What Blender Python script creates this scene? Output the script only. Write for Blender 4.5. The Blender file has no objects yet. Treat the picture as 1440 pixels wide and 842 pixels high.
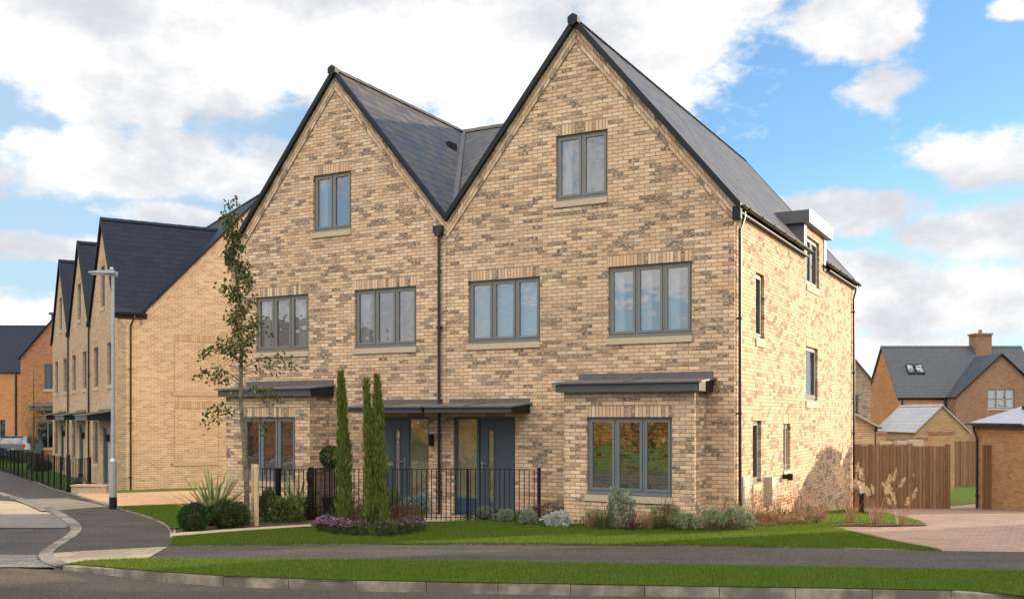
import bpy, bmesh, math, random
import numpy as np
from mathutils import Vector, Matrix
from mathutils.geometry import tessellate_polygon
random.seed(7); rng = np.random.default_rng(7)
PI = math.pi
scn = bpy.context.scene
COL = scn.collection

# ------------------------------------------------------------------ survey
# The place was surveyed from the photograph: the eye stands 2.1 m above the
# door sill, f = 1398 px, horizon at row 586.  These helpers only turn
# sightings into metres.
HC, FPX, CX, HZ = 2.1, 1398.0, 720.0, 586.0
def sstep(t):
    t = max(0.0, min(1.0, t)); return t*t*(3-2*t)
def terrain(x, y):
    a = 0.30 + 0.35*sstep((x+6)/9)
    z = -a*sstep((y-19)/12)
    if y > 31: z -= (min(y, 90)-31)*0.011
    return z
def G(px, py, dz=0.0):
    """sighting -> ground point (x, y)"""
    z = dz
    for _ in range(12):
        Y = (HC-z)*FPX/max(py-HZ, 3.0)
        X = (px-CX)/FPX*Y
        z = 0.5*z+0.5*(terrain(X, Y)+dz)
    return X, Y
TH = math.atan2(-0.478, 0.8783)
CO = Vector((4.187, 18.7, 0))                # front right corner of the pair of houses
def F(px, v=0.0):                            # sighting column -> x along the front (plane y=v)
    t = (px-CX)/FPX
    return (t*(CO.y+v*.8783)-CO.x-v*.478)/(.8783+.478*t)
def FZ(px, py, v=0.0):
    u = F(px, v); Y = CO.y-u*.478+v*.8783
    return HC+(HZ-py)*Y/FPX
def S(px):                                   # column -> y along the side wall
    t = (px-CX)/FPX
    return (t*CO.y-CO.x)/(.478-t*.8783)
def SZ(px, py):
    return HC+(HZ-py)*(CO.y+S(px)*.8783)/FPX

# ------------------------------------------------------------------ nodes
class NT:
    def __init__(s, tree): s.t = tree; s.n = tree.nodes; s.l = tree.links
    def node(s, typ, **kw):
        n = s.n.new(typ)
        for k, v in kw.items(): setattr(n, k, v)
        return n
    def put(s, sock, val):
        if val is None: return
        if hasattr(val, 'is_output') or isinstance(val, bpy.types.NodeSocket): s.l.new(val, sock)
        else:
            if hasattr(sock.default_value, '__len__') and not hasattr(val, '__len__'):
                val = [val]*len(sock.default_value)
            elif hasattr(sock.default_value, '__len__') and len(sock.default_value) == 4 and len(val) == 3:
                val = (*val, 1)
            sock.default_value = val
    def m(s, op, a, b=None, c=None, clamp=False):
        n = s.node('ShaderNodeMath', operation=op, use_clamp=clamp)
        s.put(n.inputs[0], a); s.put(n.inputs[1], b)
        if c is not None: s.put(n.inputs[2], c)
        return n.outputs[0]
    def vm(s, op, a, b=None):
        n = s.node('ShaderNodeVectorMath', operation=op)
        s.put(n.inputs[0], a); s.put(n.inputs[1], b)
        return n.outputs[0]
    def mix(s, f, a, b, blend='MIX'):
        n = s.node('ShaderNodeMix', data_type='RGBA', blend_type=blend)
        s.put(n.inputs[0], f); s.put(n.inputs[6], a); s.put(n.inputs[7], b)
        return n.outputs[2]
    def noise(s, vec, scale, detail=3, rough=.55, w=None):
        n = s.node('ShaderNodeTexNoise')
        s.put(n.inputs['Vector'], vec); n.inputs['Scale'].default_value = scale
        n.inputs['Detail'].default_value = detail; n.inputs['Roughness'].default_value = rough
        return n.outputs['Fac']
    def mr(s, v, a, b, c=0, d=1, smooth=True):
        n = s.node('ShaderNodeMapRange', interpolation_type='SMOOTHSTEP' if smooth else 'LINEAR')
        s.put(n.inputs['Value'], v); s.put(n.inputs['From Min'], a); s.put(n.inputs['From Max'], b)
        s.put(n.inputs['To Min'], c); s.put(n.inputs['To Max'], d)
        return n.outputs[0]
    def xyz(s, x, y, z=0):
        n = s.node('ShaderNodeCombineXYZ'); s.put(n.inputs[0], x); s.put(n.inputs[1], y); s.put(n.inputs[2], z)
        return n.outputs[0]
    def sep(s, v):
        n = s.node('ShaderNodeSeparateXYZ'); s.put(n.inputs[0], v); return n.outputs
    def ramp(s, f, stops):
        n = s.node('ShaderNodeValToRGB'); s.put(n.inputs[0], f)
        e = n.color_ramp.elements
        while len(e) < len(stops): e.new(0.5)
        for el, (p, c) in zip(e, stops): el.position = p; el.color = (*c, 1)
        return n.outputs[0]

def new_mat(name):
    m = bpy.data.materials.new(name); m.use_nodes = True
    m.node_tree.nodes.clear()
    nt = NT(m.node_tree)
    out = nt.node('ShaderNodeOutputMaterial')
    p = nt.node('ShaderNodeBsdfPrincipled')
    nt.l.new(p.outputs[0], out.inputs[0])
    nt.P = p; nt.out = out
    return m, nt
def bump(nt, h, dist=.01, strength=1.0):
    b = nt.node('ShaderNodeBump'); nt.put(b.inputs['Height'], h)
    b.inputs['Distance'].default_value = dist; b.inputs['Strength'].default_value = strength
    nt.l.new(b.outputs[0], nt.P.inputs['Normal'])
def UV(nt): return nt.node('ShaderNodeTexCoord').outputs['UV']
def OBJ(nt): return nt.node('ShaderNodeTexCoord').outputs['Object']

def brick_mat(name, stops, dark=(.115,.10,.095), dthr=.62, damt=1.0, mortar=(.30,.215,.14), bw=.225, bh=.075, mort=.012,
              rough=.9, cl=1.0, swap=False, herring=False):
    m, nt = new_mat(name)
    uv = UV(nt); sx = nt.sep(uv)
    U, V = (sx[1], sx[0]) if swap else (sx[0], sx[1])
    vr = nt.m('DIVIDE', V, bh); row = nt.m('FLOOR', vr); fv = nt.m('FRACT', vr)
    off = nt.m('MULTIPLY', nt.m('FLOORED_MODULO', row, 2), .5)
    uu = nt.m('ADD', nt.m('DIVIDE', U, bw), off)
    if swap: uu = nt.m('DIVIDE', U, bw)
    col = nt.m('FLOOR', uu); fu = nt.m('FRACT', uu)
    wn = nt.node('ShaderNodeTexWhiteNoise', noise_dimensions='2D')
    nt.put(wn.inputs['Vector'], nt.xyz(col, row))
    rc = nt.sep(wn.outputs['Color'])
    eu = nt.m('MULTIPLY', nt.m('MINIMUM', fu, nt.m('SUBTRACT', 1, fu)), bw)
    ev = nt.m('MULTIPLY', nt.m('MINIMUM', fv, nt.m('SUBTRACT', 1, fv)), bh)
    wob = nt.m('MULTIPLY', nt.m('SUBTRACT', nt.noise(uv, 60, 2), .5), .006)
    edge = nt.m('ADD', nt.m('MINIMUM', eu, ev), wob)
    face = nt.mr(edge, mort*.35, mort*.75)
    base = nt.ramp(rc[0], stops)
    # bricks from the dark end of the kiln come in loose clusters
    clus = nt.noise(nt.xyz(nt.m('MULTIPLY', col, bw*1.1), nt.m('MULTIPLY', row, bh*2.4)), 1.5*cl, 2, .6)
    dk = nt.mr(nt.m('ADD', nt.m('MULTIPLY', clus, 1.0), nt.m('MULTIPLY', nt.m('SUBTRACT', rc[1], .5), .42)), dthr, dthr+.11)
    mott = nt.noise(nt.vm('MULTIPLY', uv, (14, 40, 1)), 1.0, 4, .65)
    mk = nt.m('MULTIPLY', nt.m('MULTIPLY', nt.m('SQRT', dk), nt.mr(rc[2], 0, .7, .45, 1.0)), nt.m('MULTIPLY', nt.mr(mott, .34, .58), damt))
    speck = nt.mr(nt.noise(nt.vm('MULTIPLY', uv, (26, 60, 1)), 1.0, 3, .7), .63, .74)
    mk = nt.m('MAXIMUM', mk, nt.m('MULTIPLY', nt.m('MULTIPLY', speck, .55), nt.m('GREATER_THAN', rc[2], .55)))
    c = nt.mix(mk, base, dark)
    var = nt.mr(nt.noise(uv, 35, 4, .7), .2, .8, .84, 1.14, False)
    c = nt.mix(1.0, c, nt.xyz(var, var, var), 'MULTIPLY')
    big = nt.mr(nt.noise(uv, .35, 3), .3, .7, .9, 1.08)
    c = nt.mix(1.0, c, nt.xyz(big, big, big), 'MULTIPLY')
    c = nt.mix(face, mortar, c)
    nt.put(nt.P.inputs['Base Color'], c); nt.P.inputs['Roughness'].default_value = rough
    nt.P.inputs['Specular IOR Level'].default_value = .25
    h = nt.m('ADD', face, nt.m('MULTIPLY', nt.noise(uv, 80, 3), .35))
    bump(nt, h, .006, .9)
    return m
BUFF = [(0, (.60,.365,.225)), (.2, (.69,.485,.325)), (.4, (.64,.425,.27)), (.6, (.75,.565,.40)), (.8, (.68,.45,.285)), (1, (.56,.41,.29))]
M = {}
M['brick'] = brick_mat('multi_buff_brick', BUFF, dthr=.53)
M['soldier'] = brick_mat('multi_buff_soldier_brick', BUFF, swap=True, dthr=.55)
ROWB = [(0, (.41,.265,.155)), (.3, (.49,.335,.20)), (.6, (.56,.395,.25)), (1, (.40,.25,.14))]
M['brick_row'] = brick_mat('plain_buff_brick', ROWB, dark=(.34,.22,.12), dthr=.57, damt=.8, mortar=(.58,.47,.34), mort=.015)
M['soldier_row'] = brick_mat('plain_buff_soldier', ROWB, dark=(.33,.20,.10), dthr=.60, damt=.6, swap=True)
REDB = [(0, (.36,.14,.065)), (.4, (.42,.17,.08)), (.8, (.47,.21,.10)), (1, (.32,.12,.06))]
M['brick_red'] = brick_mat('orange_red_brick', REDB, dark=(.2,.08,.05), dthr=.6, damt=.6, mortar=(.36,.25,.17))
REDB2 = [(0, (.50,.21,.08)), (.4, (.58,.25,.10)), (.8, (.62,.29,.13)), (1, (.46,.18,.07))]
M['brick_orange'] = brick_mat('bright_orange_brick', REDB2, dark=(.3,.12,.05), dthr=.6, damt=.5, mortar=(.42,.28,.17))
MUTE = [(0, (.36,.27,.19)), (.5, (.42,.32,.23)), (1, (.32,.24,.17))]
M['brick_grey'] = brick_mat('greyed_buff_brick', MUTE, dthr=.56)
M['brick_ext'] = brick_mat('tan_brick', [(0, (.44,.27,.14)), (.5, (.52,.34,.19)), (1, (.40,.24,.12))], dark=(.28,.17,.1), dthr=.6, damt=.6)
M['brick_rust'] = brick_mat('brown_red_brick', [(0, (.30,.15,.085)), (.5, (.36,.19,.11)), (1, (.26,.13,.08))], dark=(.14,.09,.07), dthr=.56, damt=.7, mortar=(.3,.24,.18))
PAVE = [(0, (.30,.20,.155)), (.5, (.36,.25,.20)), (1, (.26,.175,.14))]
M['paver'] = brick_mat('pink_block_paving', PAVE, dark=(.28,.19,.15), dthr=.58, damt=.5, mortar=(.2,.15,.12), bw=.2, bh=.1, mort=.007)
M['paver_orange_sun_tint'] = brick_mat('sun_painted_orange_paving', [(0, (.62,.36,.20)), (.5, (.72,.44,.26)), (1, (.56,.32,.18))], dark=(.42,.25,.16), dthr=.6, damt=.4, mortar=(.3,.2,.13), bw=.2, bh=.1, mort=.007)  # orange blocks, brightened so the colour carries a strip of low sun
M['paver_grey'] = brick_mat('grey_block_paving', [(0, (.19,.175,.16)), (.5, (.24,.22,.20)), (1, (.17,.155,.14))], dark=(.11,.1,.1), dthr=.6, damt=.5, mortar=(.08,.075,.07), bw=.2, bh=.1, mort=.008)
M['paver_buff_sun_tint'] = brick_mat('sun_painted_buff_paving', [(0, (.56,.42,.28)), (.5, (.64,.49,.34)), (1, (.50,.38,.26))], dark=(.35,.27,.2), dthr=.6, damt=.4, mortar=(.3,.24,.17), bw=.2, bh=.1, mort=.007)  # buff blocks, with a sunlit patch put into their paler colour
M['tactile'] = brick_mat('buff_paving_slab', [(0, (.36,.30,.21)), (.5, (.43,.36,.25)), (1, (.31,.25,.18))], dark=(.22,.19,.15), dthr=.55, damt=.5, mortar=(.16,.14,.11), bw=.4, bh=.4, mort=.012)

def slate_mat(name, a, b, rough=.45, th=.2, tw=.3, line=.5, spec=.5):
    m, nt = new_mat(name); uv = UV(nt); sx = nt.sep(uv)
    vr = nt.m('DIVIDE', sx[1], th); row = nt.m('FLOOR', vr); fv = nt.m('FRACT', vr)
    uu = nt.m('ADD', nt.m('DIVIDE', sx[0], tw), nt.m('MULTIPLY', nt.m('FLOORED_MODULO', row, 2), .5))
    col = nt.m('FLOOR', uu); fu = nt.m('FRACT', uu)
    wn = nt.node('ShaderNodeTexWhiteNoise', noise_dimensions='2D'); nt.put(wn.inputs['Vector'], nt.xyz(col, row))
    r = wn.outputs['Value']
    c = nt.mix(r, a, b)
    n = nt.mr(nt.noise(uv, 9, 5, .7), .25, .75, .8, 1.2, False)
    c = nt.mix(1, c, nt.xyz(n, n, n), 'MULTIPLY')
    ln = nt.mr(fv, .0, .14, line, 1.0); lj = nt.mr(nt.m('MINIMUM', fu, nt.m('SUBTRACT', 1, fu)), .0, .025, .65, 1.0)
    k = nt.m('MULTIPLY', ln, lj)
    c = nt.mix(1, c, nt.xyz(k, k, k), 'MULTIPLY')
    nt.put(nt.P.inputs['Base Color'], c)
    nt.put(nt.P.inputs['Roughness'], nt.mr(r, 0, 1, rough-.06, rough+.1, False))
    nt.P.inputs['Specular IOR Level'].default_value = spec
    # each slate lies with its tail raised on the course below
    h = nt.m('ADD', nt.m('MULTIPLY', nt.m('SUBTRACT', 1, fv), 1.0), nt.m('MULTIPLY', nt.m('MULTIPLY', r, lj), .3))
    bump(nt, h, .012, .8)
    return m
M['slate'] = slate_mat('grey_slate', (.064,.059,.058), (.098,.089,.084), .45, th=.28, line=.10)
M['slate_blue'] = slate_mat('blue_black_slate', (.011,.017,.032), (.019,.026,.044), .55, spec=.18, th=.25, line=.4)
M['slate_far'] = slate_mat('dark_grey_tile', (.055,.062,.078), (.075,.082,.10), .5, .3, .3, .6, .35)
M['slate_pale_sun_tint'] = slate_mat('sun_painted_pale_tile', (.34,.35,.38), (.44,.45,.48), .33, .3, .3, .45, .7)  # whitish glare of the low sun is put into this tile colour

def plain(name, c, rough=.6, var=.12, scale=12, metal=0, spec=.5, bmp=0, coord=OBJ, c2=None, coat=0):
    m, nt = new_mat(name); o = coord(nt)
    n = nt.noise(o, scale, 4, .65)
    k = nt.mr(n, .25, .75, 1-var, 1+var, False)
    cc = nt.mix(1, c, nt.xyz(k, k, k), 'MULTIPLY')
    if c2: cc = nt.mix(nt.mr(nt.noise(o, scale*.3, 3), .4, .62), cc, c2)
    nt.put(nt.P.inputs['Base Color'], cc)
    nt.put(nt.P.inputs['Roughness'], nt.mr(n, .2, .8, max(.03, rough-.07), min(1, rough+.07), False))
    nt.P.inputs['Metallic'].default_value = metal; nt.P.inputs['Specular IOR Level'].default_value = spec
    nt.P.inputs['Coat Weight'].default_value = coat
    if bmp: bump(nt, nt.noise(o, scale*6, 3), bmp, .8)
    return m
M['frame'] = plain('grey_upvc_frame', (.17,.17,.162), .38, .05, 3)
M['frame_blue'] = plain('slate_blue_frame', (.14,.16,.18), .38, .05, 3)
M['white'] = plain('white_paint', (.7,.69,.66), .45, .05)
M['door'] = plain('blue_grey_door_paint', (.055,.077,.10), .42, .06, 3)
M['door_blue'] = plain('deep_blue_door_panel', (.02,.065,.115), .42, .08, 3)
M['trim'] = plain('dark_anthracite_trim', (.010,.013,.019), .5, .1, 5, spec=.25)
M['fascia'] = plain('grey_fascia_board', (.07,.08,.09), .4, .08, 4)
M['lead'] = plain('weathered_lead', (.105,.098,.10), .45, .2, 6, bmp=.002)
M['zinc'] = plain('dark_zinc', (.075,.08,.09), .5, .12, 5)
M['black'] = plain('black_gutter', (.016,.015,.015), .35, .1, 6)
M['blackm'] = plain('black_powder_coat', (.006,.006,.006), .5, .1, 6, spec=.25)
M['stone'] = plain('buff_cast_stone', (.50,.40,.28), .85, .08, 14, bmp=.001)
M['stone_dim'] = plain('brick_toned_cast_stone', (.42,.31,.20), .9, .08, 14)
M['chrome'] = plain('satin_steel', (.6,.58,.52), .28, .05, 6, metal=1)
M['galv'] = plain('galvanised_steel', (.40,.43,.46), .42, .12, 8, metal=.45)
M['soil'] = plain('bark_mulch', (.055,.032,.022), .95, .5, 22, bmp=.02, c2=(.10,.06,.04))
M['concrete'] = plain('concrete_kerb', (.27,.235,.19), .88, .35, 7, bmp=.003, c2=(.13,.115,.10))
M['slab'] = plain('buff_paving_slab_path', (.42,.34,.24), .9, .12, 6, bmp=.002)
M['bark'] = plain('grey_green_bark', (.20,.17,.10), .9, .3, 25, bmp=.004, c2=(.10,.09,.06))
M['bark_dark'] = plain('brown_bark', (.09,.065,.045), .9, .3, 15, bmp=.01)
M['stake'] = plain('pale_round_timber', (.52,.40,.24), .85, .15, 10, bmp=.002)
M['meter'] = plain('meter_box_white', (.40,.37,.31), .5, .06)
M['curtain'] = plain('white_voile', (.80,.82,.84), .9, .05, 8)
M['blind'] = plain('white_blind_slat', (.82,.82,.80), .5, .04)
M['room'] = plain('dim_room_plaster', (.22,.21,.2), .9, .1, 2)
M['car'] = plain('blue_grey_car_paint', (.10,.13,.17), .45, .04, 2)
M['redlamp'] = plain('red_lens', (.5,.03,.02), .25, .05)
M['tyre'] = plain('tyre_rubber', (.02,.02,.02), .8, .1)
M['pot'] = plain('black_planter', (.018,.018,.02), .45, .1)

def tarmac(name, c, c2, grit=90):
    m, nt = new_mat(name); o = OBJ(nt)
    g = nt.noise(o, grit, 3, .8); b = nt.noise(o, .7, 4, .6); s = nt.noise(nt.vm('MULTIPLY', o, (1, 1, 1)), 6, 5, .7)
    cc = nt.mix(nt.mr(b, .35, .65), c, c2)
    k = nt.mr(g, .25, .75, .62, 1.42, False); cc = nt.mix(1, cc, nt.xyz(k, k, k), 'MULTIPLY')
    k = nt.mr(s, .3, .7, .9, 1.1, False); cc = nt.mix(1, cc, nt.xyz(k, k, k), 'MULTIPLY')
    vo = nt.node('ShaderNodeTexVoronoi'); nt.put(vo.inputs['Vector'], o); vo.inputs['Scale'].default_value = 55
    pale = nt.m('GREATER_THAN', nt.sep(vo.outputs['Color'])[0], .86)
    cc = nt.mix(nt.m('MULTIPLY', pale, .35), cc, (.22,.2,.18))
    wr = nt.mr(nt.noise(nt.vm('MULTIPLY', o, (.12, 1.6, 1)), 1.0, 4, .6), .35, .68, .82, 1.14, False); cc = nt.mix(1, cc, nt.xyz(wr, wr, wr), 'MULTIPLY')
    nt.put(nt.P.inputs['Base Color'], cc); nt.P.inputs['Roughness'].default_value = .88
    nt.P.inputs['Specular IOR Level'].default_value = .25
    bump(nt, g, .006, .7)
    return m
M['road'] = tarmac('road_asphalt', (.082,.068,.052), (.062,.052,.041))
M['path'] = tarmac('footpath_asphalt', (.054,.049,.045), (.070,.063,.056), 120)
M['path_sun_tint'] = tarmac('sun_painted_asphalt', (.27,.23,.165), (.30,.255,.185), 120)  # sunlight across the path, put into the asphalt as a paler colour

def grass_mat(name, a, b, c):
    m, nt = new_mat(name); o = OBJ(nt)
    g = nt.noise(nt.vm('MULTIPLY', o, (1, .5, 1)), 55, 4, .75); b1 = nt.noise(o, 1.6, 4, .65)
    cc = nt.mix(nt.mr(g, .3, .7), a, b); cc = nt.mix(nt.mr(b1, .45, .75, 0, .6), cc, c)
    nt.put(nt.P.inputs['Base Color'], cc); nt.P.inputs['Roughness'].default_value = .95
    nt.P.inputs['Specular IOR Level'].default_value = .1
    bump(nt, g, .03, .8)
    return m
M['lawn'] = grass_mat('lawn_turf', (.038,.085,.007), (.08,.145,.014), (.12,.16,.025))
M['field'] = grass_mat('rough_grass', (.05,.085,.02), (.09,.13,.035), (.13,.14,.06))

def leaf_mat(name, cols, trans=.35, rough=.55, spec=.35):
    m, nt = new_mat(name)
    r = nt.node('ShaderNodeNewGeometry').outputs['Random Per Island']
    n = len(cols); c = nt.ramp(r, [(i/max(1, n-1), k) for i, k in enumerate(cols)])
    nt.put(nt.P.inputs['Base Color'], c); nt.P.inputs['Roughness'].default_value = rough
    nt.P.inputs['Specular IOR Level'].default_value = spec
    t = nt.node('ShaderNodeBsdfTranslucent'); nt.put(t.inputs[0], c)
    mx = nt.node('ShaderNodeMixShader'); mx.inputs[0].default_value = trans
    nt.l.new(nt.P.outputs[0], mx.inputs[1]); nt.l.new(t.outputs[0], mx.inputs[2]); nt.l.new(mx.outputs[0], nt.out.inputs[0])
    return m
M['blade'] = leaf_mat('grass_blade', [(.065,.13,.010), (.11,.19,.015), (.18,.26,.026), (.085,.155,.012), (.30,.31,.06)], .6)
M['birch'] = leaf_mat('birch_leaf', [(.045,.068,.016), (.085,.115,.025), (.13,.155,.035), (.06,.08,.018), (.22,.20,.05)], .3)
M['yellowleaf'] = leaf_mat('yellow_autumn_leaf', [(.45,.28,.03), (.55,.38,.05), (.3,.2,.03)], .4)
M['cypress'] = leaf_mat('cypress_spray', [(.06,.10,.014), (.14,.19,.028), (.25,.28,.06), (.08,.12,.018)], .2)
M['box'] = leaf_mat('box_leaf', [(.022,.05,.012), (.035,.075,.016), (.05,.095,.02)], .15)
M['shrub'] = leaf_mat('dark_shrub_leaf', [(.03,.05,.014), (.06,.085,.02), (.09,.11,.03), (.04,.06,.02)], .25)
M['olive'] = leaf_mat('olive_green_leaf', [(.07,.10,.03), (.12,.15,.04), (.17,.19,.06)], .3)
M['phorm'] = leaf_mat('striped_flax_leaf', [(.12,.18,.05), (.28,.31,.11), (.50,.47,.24), (.18,.23,.08)], .25)
M['phorm_dark'] = leaf_mat('bronze_flax_leaf', [(.10,.03,.04), (.16,.05,.06), (.07,.03,.03)], .2)
M['silver'] = leaf_mat('silver_leaf', [(.38,.41,.38), (.52,.55,.50), (.30,.34,.30)], .2)
M['lav'] = leaf_mat('grey_green_lavender', [(.14,.19,.13), (.22,.27,.19), (.28,.32,.24)], .2)
M['heather'] = leaf_mat('wine_red_heather', [(.11,.035,.045), (.17,.06,.07), (.08,.03,.03), (.10,.07,.04)], .2)
M['darkred'] = leaf_mat('dark_red_leaf', [(.045,.012,.014), (.08,.02,.022), (.03,.01,.012)], .2)
M['aster'] = leaf_mat('purple_aster_petal', [(.40,.15,.42), (.50,.22,.50), (.32,.10,.36)], .3)
M['euph'] = leaf_mat('pale_green_euphorbia', [(.16,.21,.11), (.28,.33,.18), (.38,.42,.25), (.12,.16,.08)], .3)
M['tangrass'] = leaf_mat('tan_grass_blade', [(.30,.20,.09), (.40,.28,.13), (.20,.15,.06)], .35)
M['redstem'] = leaf_mat('dry_red_stem', [(.30,.14,.09), (.38,.20,.13), (.22,.10,.07), (.40,.28,.18)], .35)
M['plume'] = leaf_mat('cream_plume', [(.52,.38,.25), (.62,.48,.34), (.42,.29,.19)], .45)
M['gold'] = leaf_mat('golden_autumn_leaf', [(.42,.22,.04), (.55,.32,.06), (.32,.15,.03), (.48,.36,.10), (.20,.12,.03)], .4)
M['hedge'] = leaf_mat('hedge_leaf', [(.04,.07,.015), (.07,.11,.02), (.11,.14,.03)], .25)

def wood_mat():
    m, nt = new_mat('fence_timber'); uv = UV(nt); sx = nt.sep(uv)
    b = nt.m('DIVIDE', sx[0], .1); col = nt.m('FLOOR', b); f = nt.m('FRACT', b)
    wn = nt.node('ShaderNodeTexWhiteNoise', noise_dimensions='1D'); nt.put(wn.inputs['W'], col)
    c = nt.ramp(wn.outputs['Value'], [(0, (.19,.10,.05)), (.4, (.25,.14,.07)), (.7, (.215,.115,.056)), (1, (.30,.18,.095))])
    g = nt.noise(nt.vm('ADD', nt.vm('MULTIPLY', uv, (40, 2.2, 1)), nt.xyz(0, nt.m('MULTIPLY', col, 7.3), 0)), 1, 4, .6)
    k = nt.mr(g, .3, .7, .7, 1.25, False); c = nt.mix(1, c, nt.xyz(k, k, k), 'MULTIPLY')
    vo = nt.node('ShaderNodeTexVoronoi'); nt.put(vo.inputs['Vector'], nt.vm('MULTIPLY', uv, (10, 3, 1))); vo.inputs['Scale'].default_value = 1
    c = nt.mix(nt.mr(vo.outputs['Distance'], .06, .14, .75, 0), c, (.07,.03,.018))
    gap = nt.mr(nt.m('MINIMUM', f, nt.m('SUBTRACT', 1, f)), .02, .07)
    c = nt.mix(gap, (.05,.028,.016), c)
    nt.put(nt.P.inputs['Base Color'], c); nt.P.inputs['Roughness'].default_value = .85
    bump(nt, nt.m('ADD', gap, nt.m('MULTIPLY', g, .3)), .008, .8)
    return m
M['timber'] = wood_mat()

def glass_mat(name, tint=(.76,.79,.8), refl=.25, ripple=0.0015, obscure=0):
    m = bpy.data.materials.new(name); m.use_nodes = True; m.node_tree.nodes.clear(); nt = NT(m.node_tree)
    out = nt.node('ShaderNodeOutputMaterial')
    tr = nt.node('ShaderNodeBsdfTransparent'); tr.inputs[0].default_value = (*tint, 1)
    gl = nt.node('ShaderNodeBsdfGlossy'); gl.inputs[0].default_value = (.95,.97,1,1); gl.inputs['Roughness'].default_value = .015+obscure
    fr = nt.node('ShaderNodeFresnel'); fr.inputs[0].default_value = 1.5
    b = nt.node('ShaderNodeBump'); nt.put(b.inputs['Height'], nt.noise(OBJ(nt), 2.2, 2)); b.inputs['Distance'].default_value = ripple*8
    b.inputs['Strength'].default_value = .6
    nt.l.new(b.outputs[0], gl.inputs['Normal'])
    f = nt.m('ADD', nt.m('MULTIPLY', fr.outputs[0], 1.2), refl, clamp=True)
    mx = nt.node('ShaderNodeMixShader'); nt.l.new(f, mx.inputs[0])
    if obscure:
        pr = nt.node('ShaderNodeBsdfDiffuse'); pr.inputs[0].default_value = (.42,.37,.24,1)
        m2 = nt.node('ShaderNodeMixShader'); m2.inputs[0].default_value = .55
        nt.l.new(tr.outputs[0], m2.inputs[1]); nt.l.new(pr.outputs[0], m2.inputs[2]); nt.l.new(m2.outputs[0], mx.inputs[1])
    else: nt.l.new(tr.outputs[0], mx.inputs[1])
    nt.l.new(gl.outputs[0], mx.inputs[2]); nt.l.new(mx.outputs[0], out.inputs[0])
    return m
M['glass'] = glass_mat('window_glass')
M['glass_door'] = glass_mat('obscured_door_glass', (.5,.5,.42), .28, .003, .05)
M['glass_dark'] = glass_mat('dark_window_glass', (.35,.38,.4), .04)
M['glass_bay'] = glass_mat('mirror_like_bay_glass', (.8,.8,.77), .32)

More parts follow.
